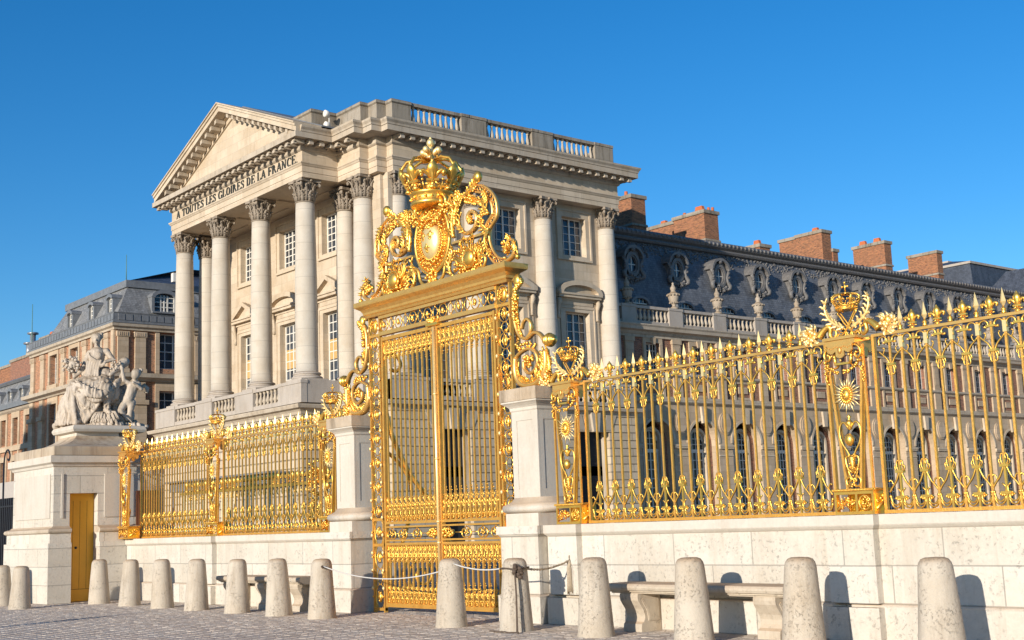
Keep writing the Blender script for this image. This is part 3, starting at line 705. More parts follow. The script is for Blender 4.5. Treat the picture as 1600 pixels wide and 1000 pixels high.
def crown(g,c,rb,rw,h,mi=0,n=8,detail=1):
    # open royal crown: band radius rb, widest radius rw, arches to an orb and cross
    x,y,z=c
    g.lathe([(rb*.93,0),(rb*1.04,.0),(rb*1.07,.05*h),(rb*1.0,.07*h),(rb*1.02,.16*h),(rb*1.1,.18*h),(rb*1.1,.215*h),(rb*.98,.22*h),(rb*.92,.18*h)],(x,y,z),20,mi)
    for k in range(20):
        a=2*PI*k/20;g.ball((x+rb*1.04*math.cos(a),y+rb*1.04*math.sin(a),z+.115*h),rb*(.085 if k%2 else .055),5,4,mi)
    for k in range(n):
        a=2*PI*(k+.25)/n;ca,sa=math.cos(a),math.sin(a)
        def P(r,zz): return (x+r*ca,y+r*sa,z+zz*h)
        g.tube([P(rb*1.0,.2),P((rb+rw)*.5,.32),P(rw*1.0,.47),P(rw*1.02,.58),P(rw*.82,.72),P(rw*.45,.775),P(rw*.06,.74)],[rb*.085]*7,5,mi)
        for q in range(5*detail):
            t_=q/(5*detail-1);rr=rw*(1.03-.75*t_**1.6);zz=.52+.27*t_**.6
            g.ball(P(rr,zz+.01),rb*.05,5,3,mi)
        # fleuron
        f=MB();fleur(f,0,0,.44*h)
        g.merge(f,lambda p:(x+(rb*1.08+(rw-rb)*p[2]/(.44*h)*1.0-p[1])*ca-p[0]*sa*1.1,y+(rb*1.08+(rw-rb)*p[2]/(.44*h)*1.0-p[1])*sa+p[0]*ca*1.1,z+.2*h+p[2]),mi)
        a2=a+PI/n;c2,s2=math.cos(a2),math.sin(a2)
        g.tube([(x+rb*1.05*c2,y+rb*1.05*s2,z+.2*h),(x+(rb*.6+rw*.4)*1.05*c2,y+(rb*.6+rw*.4)*1.05*s2,z+.32*h)],[rb*.05,rb*.03],4,mi)
        g.ball((x+(rb*.5+rw*.5)*1.05*c2,y+(rb*.5+rw*.5)*1.05*s2,z+.35*h),rb*.075,6,4,mi)
    g.ball((x,y,z+.80*h),rb*.16,8,6,mi)
def cross(g,x,y,z,h,mi=0):
    g.tube([(x,y,z),(x,y,z+h)],h*.10,5,mi);g.tube([(x-h*.33,y,z+h*.55),(x+h*.33,y,z+h*.55)],h*.10,5,mi)
    for dx,dz in ((-.36,.55),(.36,.55),(0,1.0)): g.ball((x+dx*h,y,z+dz*h),h*.15,5,4,mi)
# ---- fence bars (local: x=0 bar axis, z absolute)
ZB,ZT=1.475,3.50
def barbox(g,x,w,z0,z1,mi=0): g.box(x-w/2,x+w/2,-w/2,w/2,z0,z1,mi)
def mk_spearbar():
    g=MB();barbox(g,0,.027,ZB,ZT-.02);g.box(-.023,.023,-.023,.023,ZT-.17,ZT-.045,1)
    o=g.build('spear_bar',[M['goldbar'],M['goldbright']])
    g=MB();g.lathe([(.026,0),(.032,.012),(.02,.03),(.03,.045),(.03,.055),(.016,.065),(.012,.085)],(0,0,ZT+.03),8,0)
    g.lathe([(.010,0),(.036,.05),(.0,.21)],(0,0,ZT+.11),4,1,False)
    s_=g.build('spearhead',[M['gold'],M['goldbright']],o)
    return o
def mk_fleurbar():
    g=MB();barbox(g,0,.024,1.98,ZT-.03)
    o=g.build('fleur_bar',M['goldbar'])
    g=MB();fleur(g,0,ZT+.02,.235);g.build('fleur_finial',M['gold'],o)
    # upper scroll bracket
    g=MB()
    for s_ in (-1,1):
        def q(P): return [(s_*p[0],p[1],p[2]) for p in P]
        g.tube(q(cr([(.14,ZT-.12),(.145,ZT-.06),(.115,ZT-.025),(.07,ZT-.02),(.04,ZT-.05),(.045,ZT-.09),(.075,ZT-.095)],3)),[.011]*18+[.014],4,flat=1.4)
        g.tube(q(cr([(.145,ZT-.19),(.115,ZT-.22),(.06,ZT-.27),(.025,ZT-.33),(.018,ZT-.36)],3)),.011,4,flat=1.4)
        g.tube(q(cr([(.105,ZT-.23),(.085,ZT-.20),(.075,ZT-.16),(.095,ZT-.155)],2)),[.008,.008,.008,.007,.007,.010,.012],4,flat=1.3)
        g.ball((s_*.078,0,ZT-.09),.017,5,4)
        g.tube(q(cr([(.016,ZT-.35),(.036,ZT-.40),(.04,ZT-.45),(.024,ZT-.475),(.010,ZT-.45)],3)),.008,4,flat=1.4)
        g.tube(q(cr([(.016,ZT-.35),(.048,ZT-.365),(.06,ZT-.40),(.045,ZT-.42)],2)),.008,4,flat=1.4)
    g.box(-.055,.055,-.024,.024,ZT-.095,ZT-.070);g.box(-.048,.048,-.026,.026,ZT-.365,ZT-.335)
    g.build('scroll_bracket',M['gold'],o)
    # lower lyre
    g=MB();z0=ZB
    for s_ in (-1,1):
        def q(P): return [(s_*p[0],p[1],p[2]) for p in P]
        g.tube(q(cr([(.155,z0+.20),(.12,z0+.25),(.07,z0+.31),(.035,z0+.38),(.018,z0+.43)],3)),.012,4,flat=1.4)
        g.tube(q(cr([(.10,z0+.275),(.115,z0+.32),(.14,z0+.34),(.155,z0+.32)],2)),[.008,.008,.009,.009,.01,.012,.014],4,flat=1.3)
        g.tube(q(cr([(.014,z0+.43),(.038,z0+.47),(.042,z0+.53),(.024,z0+.56),(.008,z0+.53),(.022,z0+.50)],3)),.008,4,flat=1.4)
        g.tube(q(cr([(.015,z0+.43),(.05,z0+.44),(.066,z0+.475),(.055,z0+.50),(.042,z0+.485)],2)),.008,4,flat=1.4)
        g.tube(q(cr([(.15,z0+.16),(.13,z0+.08),(.08,z0+.05),(.035,z0+.075),(.03,z0+.12),(.06,z0+.145),(.085,z0+.12)],3)),[.012]*18+[.018],4,flat=1.4)
        g.tube([(s_*.082+.066*math.cos(a),0,z0+.115+.10*math.sin(a)) for a in [PI+PI*i/10 for i in range(11)]],.012,4,flat=1.4)
        g.ball((s_*.15,0,z0+.15),.022,5,4);g.ball((s_*.055,0,z0+.115),.018,5,4)
        g.tube(q(cr([(.02,z0+.13),(.012,z0+.2),(.05,z0+.24)],3)),.010,4,flat=1.3)
    g.box(-.06,.06,-.026,.026,z0+.125,z0+.155);g.box(-.052,.052,-.026,.026,z0+.415,z0+.445);g.box(-.012,.012,-.012,.012,z0,z0+.52)
    g.build('lyre_scroll',M['gold'],o)
    return o
SPB=mk_spearbar();FLB=mk_fleurbar()
YF=12.80
first=[True]
def panel(x0,x1,label):
    # x0,x1: inner faces of the end stiles
    cx=(x0+x1)/2
    t=empty('iron_fence',(cx,YF,0),0,label,'fence','gilded wrought iron fence panels')
    g=MB();g.box(x0-cx,x1-cx,-.022,.022,ZT-.005,ZT+.028);g.build('top_rail',M['goldflat'],t)
    g=MB();g.box(x0-cx,x1-cx,-.03,.03,1.435,1.475);g.build('bottom_rail',M['goldbar'],t)
    for s_ in (x0,x1-.035):
        g=MB();g.box(s_-cx,s_-cx+.035,-.024,.024,1.475,ZT-.006);g.build('end_stile',M['goldbar'],t)
    n=13;sp_=(x1-x0-.14)/n
    for i in range(n):
        xf=x0-cx+.07+sp_*(i+.5)
        for kind,x in (('f',xf),('s',x0-cx+.07+sp_*i)):
            if kind=='s' and i==0: continue
            src=FLB if kind=='f' else SPB
            if kind in first2: o=src;first2.discard(kind);o.parent=t;o.location=(x,0,0)
            else: dup(src,t,(x,0,0))
    return t
first2={'f','s'}
panel(-29.80,-26.03,'gilded fence section beside the statue pedestal, between the two leftmost crowned posts')
panel(-25.45,-21.20,'gilded fence section ending at the left gate pier')
panel(-13.84,-9.45,'long gilded fence section between the right gate pier and the large crowned post')
panel(-8.80,-4.45,'nearest gilded fence section, right of the large crowned post and cut by the right edge')
# ---- crowned fence posts
def post():
    t=empty('fence_post',(0,0,0))
    W=.275;D=.15
    g=MB();z0=1.435
    g.box(-W,W,-D,D,z0,z0+.035);g.box(-W,W,-D,D,z0+.235,z0+.27)
    g.box(-W-.02,W+.02,-D-.02,D+.02,z0+.27,z0+.30)
    for x in (-W,0.02,W-.03):
        for y in (-D,D-.03): g.box(x,x+.03,y,y+.03,z0+.035,z0+.235)
    for k in range(28): g.ball((-W+.0+k*.0204,-D-.02,z0+.285),.014,4,3)
    for k in range(14): g.ball((W+.02,-D+.01+k*.021,z0+.285),.014,4,3)
    g.build('post_plinth',M['gold'],t)
    g=MB();g.box(W-.012,W+.003,-D+.03,D-.03,z0+.035,z0+.235);g.box(-W+.03,W-.03,D-.02,D-.01,z0+.035,z0+.235);g.build('yellow_back',M['goldyellow'],t)
    g=MB()
    acan(g,[(-.24,z0+.06),(-.16,z0+.12),(-.08,z0+.16),(.0,z0+.12)],.06,4,y=-D)
    bunch(g,(-.11,-D+.02,z0+.135),.09,.02,.07,22,.014,.026);bunch(g,(.135,-D+.02,z0+.135),.06,.02,.075,16,.012,.022)
    ringt(g,.14,z0+.135,.08,.085,.010,12,-D+.01)
    g2_=MB()
    for q in range(14): g2_.ball((W+.004,random.uniform(-.1,.1),z0+random.uniform(.06,.21)),random.uniform(.012,.02),5,4)
    v=[(p[0],p[1] if p[1]<-.05 or abs(p[0])>W-.03 else p[1]-D+.01,p[2]) for p in g.v];g.v=v
    g2_.tube([(W+.004,-.11,z0+.06),(W+.012,0,z0+.135),(W+.004,.11,z0+.21)],.016,5);g2_.build('side_relief',M['gold'],t)
    g.build('relief_ornament',M['gold'],t)
    # frame: outer stiles and an inward-tapering inner frame
    zt=3.10;zb=z0+.30
    g=MB()
    for s_ in (-1,1):
        g.box(s_*(W-.012)-.013,s_*(W-.012)+.013,-D+.02,-D+.046,zb,3.42)
        for y in (-D+.021,-D+.065):
            x0,x1=s_*.225,s_*.095
            g.add([(x0-.016,y,zt),(x0+.016,y,zt),(x0+.016,y+.03,zt),(x0-.016,y+.03,zt),(x1-.016,y,zb),(x1+.016,y,zb),(x1+.016,y+.026,zb),(x1-.016,y+.026,zb)],[(0,1,2,3),(7,6,5,4),(0,4,5,1),(1,5,6,2),(2,6,7,3),(3,7,4,0)])
        P=cr([(s_*.225,zt),(s_*.20,zt+.06),(s_*.12,zt+.075),(s_*.09,zt+.11)],4);g.tube([Vector((p.x,-D+.035,p.z)) for p in P],.014,4,flat=1.3)
    g.build('post_frame',M['goldbar'],t)
    g=MB()
    for s_ in (-1,1):
        x0,x1=s_*.232,s_*.102
        g.add([(x0,-D+.05,zt),(x0,-D+.066,zt),(x1,-D+.066,zb),(x1,-D+.05,zb),(x0+.008,-D+.05,zt),(x0+.008,-D+.066,zt),(x1+.008,-D+.066,zb),(x1+.008,-D+.05,zb)],[(0,1,2,3),(7,6,5,4),(0,4,5,1),(1,5,6,2),(2,6,7,3),(3,7,4,0)])
    g.build('side_plate',M['goldyellow'],t)
    # sun face with rays
    g=MB();zc=2.84;y=-D+.01
    g.ball((0,y,zc),(.062,.045,.078),10,8)
    g.ball((-.022,y-.04,zc+.015),.010,5,4);g.ball((.022,y-.04,zc+.015),.010,5,4);g.tube([(0,y-.045,zc+.015),(0,y-.06,zc-.012)],[.006,.011],5);g.tube([(-.02,y-.042,zc-.036),(0,y-.048,zc-.040),(.02,y-.042,zc-.036)],.006,5)
    for k in range(18):
        a=2*PI*k/18;g.ball((.072*math.cos(a),y,zc+.088*math.sin(a)),.021,5,4)
    sf=g.build('sun_face',M['gold'],t)
    g=MB()
    for k in range(24):
        a=2*PI*k/24+.13;L=.225 if k%2 else .175
        lim=min(L,.20/max(.05,abs(math.cos(a))))
        P=[(.08*math.cos(a),y+.01,zc+.09*math.sin(a)),((.08+lim)/2*math.cos(a+.03),y+.01,zc+(.10+lim)/2*math.sin(a+.03)),(lim*math.cos(a),y+.01,zc+1.05*lim*math.sin(a))]
        g.tube(P,[.013,.010,.002],4)
    g.build('sun_rays',M['goldbright'],sf)
    # lyre, mask and foliage stem below
    g=MB();y=-D+.03
    g.lathe([(.0,0),(.035,.02),(.02,.05),(.055,.08),(.03,.11),(.012,.14),(.03,.16),(0,.19)],(0,y,2.42),8)
    for s_ in (-1,1):
        g.tube([Vector((s_*p.x,y,p.z)) for p in cr([(.02,2.45),(.08,2.52),(.135,2.48),(.15,2.38),(.12,2.27),(.06,2.18),(.03,2.12)],4)],.013,5,flat=1.2)
        g.tube([Vector((s_*p.x,y,p.z)) for p in cr([(.03,2.12),(.09,2.10),(.08,2.0),(.04,1.93)],3)],.016,5)
        acan(g,[(s_*.01,1.95),(s_*.05,2.03),(s_*.085,2.10),(s_*.06,2.15)],.04,3)
        g.tube([Vector((s_*p.x,y,p.z)) for p in cr([(.0,1.83),(.05,1.90),(.07,1.97)],3)],[.012]*6+[.02],5)
        g.tube([Vector((s_*p.x,y,p.z)) for p in cr([(.02,1.76),(.085,1.775),(.10,1.84),(.06,1.875),(.03,1.85),(.045,1.82)],4)],.014,5,flat=1.4)
    g.ball((0,y-.02,2.31),(.062,.05,.075),9,7);bunch(g,(0,y,2.02),.045,.03,.12,26,.012,.022);bunch(g,(0,y,1.83),.03,.02,.07,12,.01,.018)
    g.lathe([(.0,0),(.03,.01),(.025,.08),(.05,.18),(.03,.2)],(0,y,1.92),8)
    v=[(p[0],y if p[1]==0 else p[1],p[2]) for p in g.v];g.v=v
    g.build('lyre_stem',M['gold'],t)
    # canopy with scalloped cloth
    g=MB();g.box(-.235,.235,-D-.06,D+.06,3.50,3.535);g.box(-.205,.205,-D-.035,D+.035,3.44,3.50);g.box(-.31,.31,-.03,.03,3.47,3.50)
    g.build('canopy',M['goldflat'],t)
    g=MB()
    for face in ('f','s'):
        if face=='s': lf_=g;g=MB()
        Wd=.18 if face=='f' else .13
        for k in range(3):
            a=-Wd+2*Wd*k/3;b_=a+2*Wd/3;zl=3.27 if k==1 else 3.33
            for m_ in range(6):
                u0=a+(b_-a)*m_/6;u1=a+(b_-a)*(m_+1)/6;zz=zl+.035*abs((m_+.5)/6-.5)*2
                if face=='f': g.box(u0,u1,-D-.055,-D-.035,zz,3.44)
                else: g.box(.205,.225,u0,u1,zz,3.44)
        if face=='s': g.build('side_lambrequin',M['goldflat'],t);g=lf_
        if face=='f':
            for k in range(3): g.ball((-Wd+2*Wd*(k+.5)/3,-D-.05,3.25 if k==1 else 3.31),.018,5,4)
    g.ball((0,-D-.06,3.37),(.03,.015,.045),6,5)
    for k in range(13):
        u=-.17+k*.0283;g.ball((u,-D-.06,3.415-.02*math.sin(k*PI/4)**2),.009,4,3)
    g.build('lambrequin',M['goldflat'],t)
    # scroll consoles and garland under canopy
    g=MB()
    for s_ in (-1,1):
        g.tube([Vector((s_*p.x,-D,p.z)) for p in cr([(.13,3.42),(.20,3.42),(.255,3.36),(.25,3.29),(.20,3.27),(.175,3.31),(.205,3.335)],4)],[.016]*24+[.024],5,flat=1.6)
        g.tube([(s_*.12,-D,3.38),(s_*.115,-D,3.26),(s_*.10,-D-.01,3.20)],[.018,.024,.016],6);g.ball((s_*.12,-D,3.30),.03,6,5)
    for k in range(44):
        u=random.uniform(-1,1);g.ball((u*.25,-D-.02+random.uniform(-.02,.02),3.20-.09*(1-u*u)+(.05*abs(u)**3)+random.uniform(-.02,.02)),random.uniform(.012,.024),5,4)
    for s_ in (-1,1):
        for k in range(14): g.ball((s_*(.255+random.uniform(-.012,.02)),-D+random.uniform(-.01,.03),3.22-k*.018),random.uniform(.012,.02),5,4)
    g.box(-.10,.10,-D-.03,-D+.02,3.20,3.225)
    g.build('garland',M['gold'],t)
    # crossed letters, crown
    g=MB()
    for s_ in (-1,1):
        g.tube(mir(cr([(.16,3.56),(.135,3.60),(.10,3.575),(.02,3.64),(-.05,3.72),(-.10,3.80),(-.135,3.845),(-.09,3.875),(-.05,3.85)],4)) if s_>0 else cr([(.16,3.56),(.135,3.60),(.10,3.575),(.02,3.64),(-.05,3.72),(-.10,3.80),(-.135,3.845),(-.09,3.875),(-.05,3.85)],4),.011,5)
        g.tube([Vector((s_*p.x,.015,p.z)) for p in cr([(.0,3.54),(.05,3.64),(.115,3.70),(.16,3.68),(.15,3.635),(.08,3.60),(.0,3.56)],4)],.010,5)
    g.tube([Vector((p.x,.01,p.z)) for p in cr([(-.06,3.54),(-.02,3.66),(.04,3.76),(.11,3.86),(.15,3.865)],4)],.010,5);g.tube([Vector((p.x,.01,p.z)) for p in cr([(.06,3.54),(.02,3.66),(-.04,3.76),(-.11,3.86)],4)],.010,5)
    g.build('crossed_letters',M['gold'],t)
    g=MB();crown(g,(0,0,3.87),.125,.175,.26,n=8);cross(g,0,0,4.10,.11);g.build('crown',M['gold'],t)
    for s_ in (-1,1):
        g=MB();acan(g,[(s_*.06,3.66),(s_*.18,3.72),(s_*.285,3.82),(s_*.32,3.96),(s_*.27,4.06)],.075,7);g.build('acanthus_leaf',M['goldbright'],t)
        g=MB();g.tube([Vector((s_*p.x,0,p.z)) for p in cr([(.215,3.66),(.18,3.64),(.175,3.59),(.22,3.555),(.265,3.60),(.25,3.68),(.30,3.70),(.37,3.655),(.43,3.59)],4)],[.012+.042*(i/32)**1.6 for i in range(33)],7)
        c=g.build('cornucopia',M['gold'],t)
        g=MB();bunch(g,(s_*.56,0,3.635),.115,.05,.10,60,.015,.034)
        for k in range(16):
            a=R(random.uniform(-130,130)) if s_>0 else R(random.uniform(50,310));g.tube([(s_*.54,0,3.63),(s_*.54+.13*math.cos(a),-.02,3.63+.12*math.sin(a)),(s_*.54+.17*math.cos(a+.2),-.03,3.63+.15*math.sin(a+.2))],[.01,.018,.004],4)
        g.build('flower_bunch',M['goldbright'],c)
    return t
P0=post()
PL=[(-9.125,'large gilded crowned post with a sun face standing in the middle of the right fence'),(-14.14,'gilded crowned post with a sun face right beside the right gate pier'),(-29.93,'leftmost gilded crowned post, rising beside the statue pedestal'),(-25.74,'gilded crowned post in the middle of the left fence'),(-20.92,'gilded crowned post beside the left gate pier, partly behind it'),(-4.15,'crowned post')]
for i,(x,l) in enumerate(PL[:5]):
    if i==0: o=P0
    else: o=dup(P0)
    o.location=(x,YF if x>-29 else 12.56,0);tag(o,l,'fence post','crowned posts of the gilded fence')
# ---- the gate
GX,GY=-17.55,12.82
gt=empty('gate',(GX,GY,0),0,'tall gilded wrought iron double gate crowned by a royal crest','gate')
def gpost(s_):
    g=MB();D=.032
    xo,xi=2.06,1.70
    for x in (xo-.03,xi): 
        g.box(min(s_*x,s_*(x+.035)),max(s_*x,s_*(x+.035)),-D,D,0.0,5.30)
    for z in (.03,1.15,1.60,4.93): g.box(min(s_*xi,s_*xo),max(s_*xi,s_*xo),-D+.005,D-.005,z,z+.05)
    a=g.build('gate_post',M['goldbar'],gt)
    g=MB();cx=s_*(xi+xo+.005)/2;W=(xo-xi-.065)/2
    def chain(za,zb,n):
        h=(zb-za)/n
        for k in range(n):
            zc=za+h*(k+.5)
            if k%2==0:
                ringt(g,cx,zc,W*.95,h*.62,.010,14)
                g.ball((cx,0,zc),(.045,.03,.075),6,5)
                for ss in (-1,1): g.tube([(cx+ss*.02,0,zc-.10),(cx+ss*.07,-.01,zc),(cx+ss*.02,0,zc+.10)],[.008,.014,.008],4);g.ball((cx+ss*(W+.01),-.05,zc),.022,5,4)
                bunch(g,(cx,-.01,zc),.05,.02,.10,9,.012,.022)
            else:
                ringt(g,cx,zc,W*.58,h*.40,.010,10);g.tube([(cx-W,0,zc),(cx-W*.58,0,zc)],.010,4);g.tube([(cx+W,0,zc),(cx+W*.58,0,zc)],.010,4)
                for ss in (-1,1): g.ball((cx+ss*W*.72,-.0,zc),.018,5,4)
    chain(1.66,4.92,15);chain(.1,1.14,3);chain(1.21,1.6,1)
    g.ball((cx,-.02,5.13),(.09,.035,.12),9,7);ringt(g,cx,5.13,.12,.145,.012,14,-.03);bunch(g,(cx,-.07,5.13),.06,.015,.09,14,.014,.024)
    g.build('ring_chain',M['gold'],a)
    g=MB();g.ball((0,-D-.012,0),(.026,.03,.04),6,5)
    many('stud',M['goldbright'],a,g,[(s_*x,0,.42+k*.31) for k in range(16) for x in (xi+.01,xo-.01)])
gpost(-1);gpost(1)
g=MB()
rect=[(-2.06,-.08),(2.06,-.08),(2.06,.08),(-2.06,.08)]
g.sweep(rect,[(-.07,5.30),(.0,5.30),(.015,5.34),(.04,5.36),(.045,5.40),(.08,5.45),(.13,5.48),(.16,5.50),(.165,5.53),(.165,5.59),(-.07,5.59)],0,True)
g.build('cornice',M['goldflat'],gt)
g=MB();g.box(-1.70,1.70,-.05,.05,4.93,5.0);g.box(-1.70,1.70,-.05,.05,5.24,5.299);fr=g.build('frieze_frame',M['goldflat'],gt)
g=MB();n=15
for k in range(n):
    cx=-1.58+3.16*k/(n-1);zc=5.12
    if k%2==0:
        ringt(g,cx,zc,.115,.118,.011,14);g.ball((cx,-.01,zc),(.04,.03,.06),6,5);bunch(g,(cx,-.01,zc),.055,.015,.07,8,.014,.022)
    else:
        ringt(g,cx,zc,.07,.085,.010,12);g.tube([(cx-.11,0,zc),(cx-.07,0,zc)],.012,4);g.tube([(cx+.07,0,zc),(cx+.11,0,zc)],.012,4);g.ball((cx,0,zc+.1),.018,5,4);g.ball((cx,0,zc-.1),.018,5,4)
g.build('frieze_rings',M['gold'],fr)
# leaves
def lace(g,x,z,h,up):   # small hanging or rising cross ornament round a bar
    d=1 if up else -1
    for s_ in (-1,1):
        g.tube([(x,0,z),(x+s_*.045,0,z+d*h*.22),(x+s_*.03,0,z+d*h*.45),(x,0,z+d*h*.55)],.008,4,flat=1.3)
        g.tube([(x,0,z+d*h*.55),(x+s_*.03,0,z+d*h*.68),(x+s_*.012,0,z+d*h*.80)],.007,4,flat=1.3)
        g.ball((x+s_*.036,0,z+d*h*.72),.011,4,3)
    g.tube([(x,0,z),(x,0,z+d*h)],[.009,.006],4);g.ball((x,0,z+d*h),.012,4,3);g.tube([(x-.028,0,z+d*h*.9),(x+.028,0,z+d*h*.9)],.007,4)
BARS=11
gb=None
def leaf(s_):
    lf=empty('gate_leaf',(0,0,0));lf.parent=gt
    x0,x1=.045,1.66
    def X(a,b_): return (s_*a,s_*b_)
    g=MB()
    for a,b_ in ((x0,x0+.03),(x1-.05,x1)): g.box(*X(a,b_),-.035,.035,.10,4.90)
    for z,h in ((.10,.07),(1.17,.04),(1.235,.03),(1.47,.03),(1.535,.045),(4.83,.06)): g.box(*X(x0+.031,x1-.051),-.033,.033,z,z+h)
    g.tube([Vector((s_*p.x,0,p.z)) for p in cr([(x1-.05,4.60),(x1-.07,4.74),(x1-.18,4.82)],4)],.018,4)
    g.build('leaf_frame',M['goldbar'],lf)
    step=(x1-x0-.08)/BARS
    global gb
    for i in range(BARS):
        xb=x0+.03+step*(i+.5)
        if gb is None:
            q=MB();q.box(-.0135,.0135,-.0135,.0135,1.58,4.83);gb=q.build('gate_bar',M['goldbar'],lf);gb.location=(s_*xb,0,0)
        else: dup(gb,lf,(s_*xb,0,0))
    g=MB()
    for i in range(BARS*2):
        x=s_*(x0+.03+step*(i/2+.25))
        lace(g,x,4.80,.42 if i%2 else .30,False)
        lace(g,x,1.60,.52 if i%2 else .40,True)
        lace(g,x,1.15,.36 if i%2 else .28,False)
        lace(g,x,.18,.36 if i%2 else .26,True)
        for z in (4.775,1.62,1.14,.20):
            ringt(g,x,z,.034,.030,.008,8,0,4);g.ball((x,0,z+(.05 if z in (1.62,.20) else -.05)),.016,5,4)
    g.build('lace_ornament',M['gold'],lf)
    g=MB();g.box(-.014,.014,-.014,.014,.17,1.17);many('lower_bar',M['goldbar'],lf,g,[(s_*(x0+.03+step*(i+.5)),0,0) for i in range(BARS)])
    g=MB();zc=1.365
    for k,cx in enumerate((.26,.70,1.14,1.48)):
        if k==0:
            bunch(g,(s_*.22,-.02,zc),.15,.03,.075,40,.018,.034)
            g.tube([Vector((s_*p.x,-.02,p.z)) for p in cr([(.06,zc-.07),(.2,zc+.07),(.36,zc),(.30,zc-.06),(.24,zc)],4)],.018,5)
        else:
            for d in (-1,1):
                g.tube([Vector((s_*(cx+d*p.x),0,p.z+zc)) for p in cr([(.0,-.07),(.06,-.085),(.12,-.04),(.10,.04),(.045,.05),(.02,.005),(.05,-.015)],4)],[.013]*24+[.02],5,flat=1.3)
            g.tube([(s_*(cx-.1),0,zc+.03),(s_*cx,0,zc+.095),(s_*(cx+.1),0,zc+.03)],.010,4)
            g.ball((s_*cx,0,zc-.03),.022,5,4)
        g.tube([(s_*(cx+.13),0,zc),(s_*(cx+.31),0,zc)],.010,4)
    g.build('scroll_band',M['gold'],lf)
leaf(-1);leaf(1)
g=MB();g.tube([(0,-.055,.08),(0,-.055,4.86)],.030,8);g.box(-.03,.03,-.03,.03,.10,4.9)
for z in (1.2,1.55,2.6,3.7): g.lathe([(.03,-.02),(.042,0),(.03,.02)],(0,-.055,z),8)
ms=g.build('meeting_bar',M['goldbright'],gt)
g=MB();g.box(-.17,.17,-.10,.0,4.88,4.93);bunch(g,(0,-.07,4.98),.10,.02,.05,18,.02,.035)
for s_ in (-1,1): g.tube([Vector((s_*p.x,-.06,p.z)) for p in cr([(.0,4.90),(.10,4.92),(.16,5.0),(.12,5.05)],4)],.022,5)
g.build('bar_cap',M['gold'],ms)
# side brackets standing on the piers
def bracket(s_):
    g=MB();q=lambda P:[Vector((s_*p[0],0,p[1])) if len(p)==2 else Vector((s_*p[0],p[1],p[2])) for p in P]
    main=cr(q([(2.16,5.30),(2.27,5.36),(2.30,5.26),(2.20,5.16),(2.14,4.95),(2.15,4.68),(2.24,4.43),(2.42,4.33),(2.60,4.40),(2.74,4.36),(2.86,4.22)]),4)
    g.tube(main,.030,6,flat=2.0)
    g.tube(cr(q([(2.42,4.34),(2.52,4.42),(2.54,4.55),(2.45,4.64),(2.35,4.60),(2.30,4.50)]),4),.026,6,flat=1.8)
    g.tube(cr(q([(2.14,4.06),(2.24,4.12),(2.44,4.17),(2.62,4.10),(2.68,3.95),(2.60,3.82),(2.46,3.78),(2.35,3.86),(2.34,3.98)]),4),.028,6,flat=2.0)
    g.tube(cr(q([(2.14,4.06),(2.12,3.86),(2.18,3.70),(2.34,3.60),(2.60,3.60),(2.78,3.70),(2.86,3.86),(2.86,4.10)]),4),[.03,.03,.035]+[.05]*15+[.062]*8+[.055]*3,6,flat=1.5) if False else g.tube(cr(q([(2.14,4.06),(2.12,3.86),(2.18,3.70),(2.34,3.60),(2.60,3.60),(2.78,3.70),(2.86,3.86),(2.86,4.10)]),4),.05,6,flat=1.5)
    b_=g.build('pier_bracket',M['goldflat'],gt)
    g=MB()
    g.ball((s_*2.27,-.03,5.28),(.085,.05,.11),9,7)
    for k in range(60):
        t_=random.random();p=main[int(8+t_*14)];g.ball((p.x+s_*(.03+random.uniform(0,.06)),-.03+random.uniform(-.04,.02),p.z+random.uniform(-.03,.03)),random.uniform(.022,.045),5,4)
    bunch(g,(s_*2.46,-.02,3.97),.085,.05,.09,34,.02,.04)
    acan(g,q([(2.30,3.62),(2.55,3.66),(2.72,3.80),(2.80,4.0),(2.78,4.16)]),.12,8)
    acan(g,q([(2.2,3.75),(2.34,3.66),(2.55,3.64)]),.10,5);acan(g,q([(2.45,3.62),(2.7,3.58),(2.9,3.70),(2.96,3.9)]),.09,6)
    for k in range(26):
        g.ball((s_*(2.17+.45*k/26),random.uniform(-.04,.01),4.22+.04*math.sin(k)+random.uniform(-.02,.02)),random.uniform(.02,.034),5,4)
    bunch(g,(s_*2.85,-.02,3.70),.14,.06,.10,50,.018,.036)
    acan(g,q([(2.86,3.66),(2.93,3.84),(2.90,4.02),(2.84,4.18)]),.10,7);acan(g,q([(2.62,3.62),(2.78,3.74),(2.84,3.95),(2.80,4.12)]),.12,7);acan(g,q([(2.25,3.68),(2.18,3.84),(2.2,4.0)]),.06,5)
    acan(g,q([(2.30,4.40),(2.22,4.60),(2.22,4.85),(2.26,5.1)]),.07,7)
    g.build('bracket_foliage',M['gold'],b_)
    g=MB();g.lathe([(.03,-.13),(.06,-.12),(.07,-.09),(.055,-.075),(.10,-.055),(.108,-.02),(.085,-.012),(.085,-.004),(.118,.005),(.118,.03),(.09,.038),(.09,.05),(.10,.06),(.085,.10),(.03,.12),(.03,.135),(.0,.15)],(0,0,0),14)
    v=[(s_*2.95+s_*p[2]*.9,p[0]*1.0,4.24+p[1]*.95) for p in g.v];g.v=v
    g.build('ribbed_urn',M['gold'],b_)
bracket(-1);bracket(1)
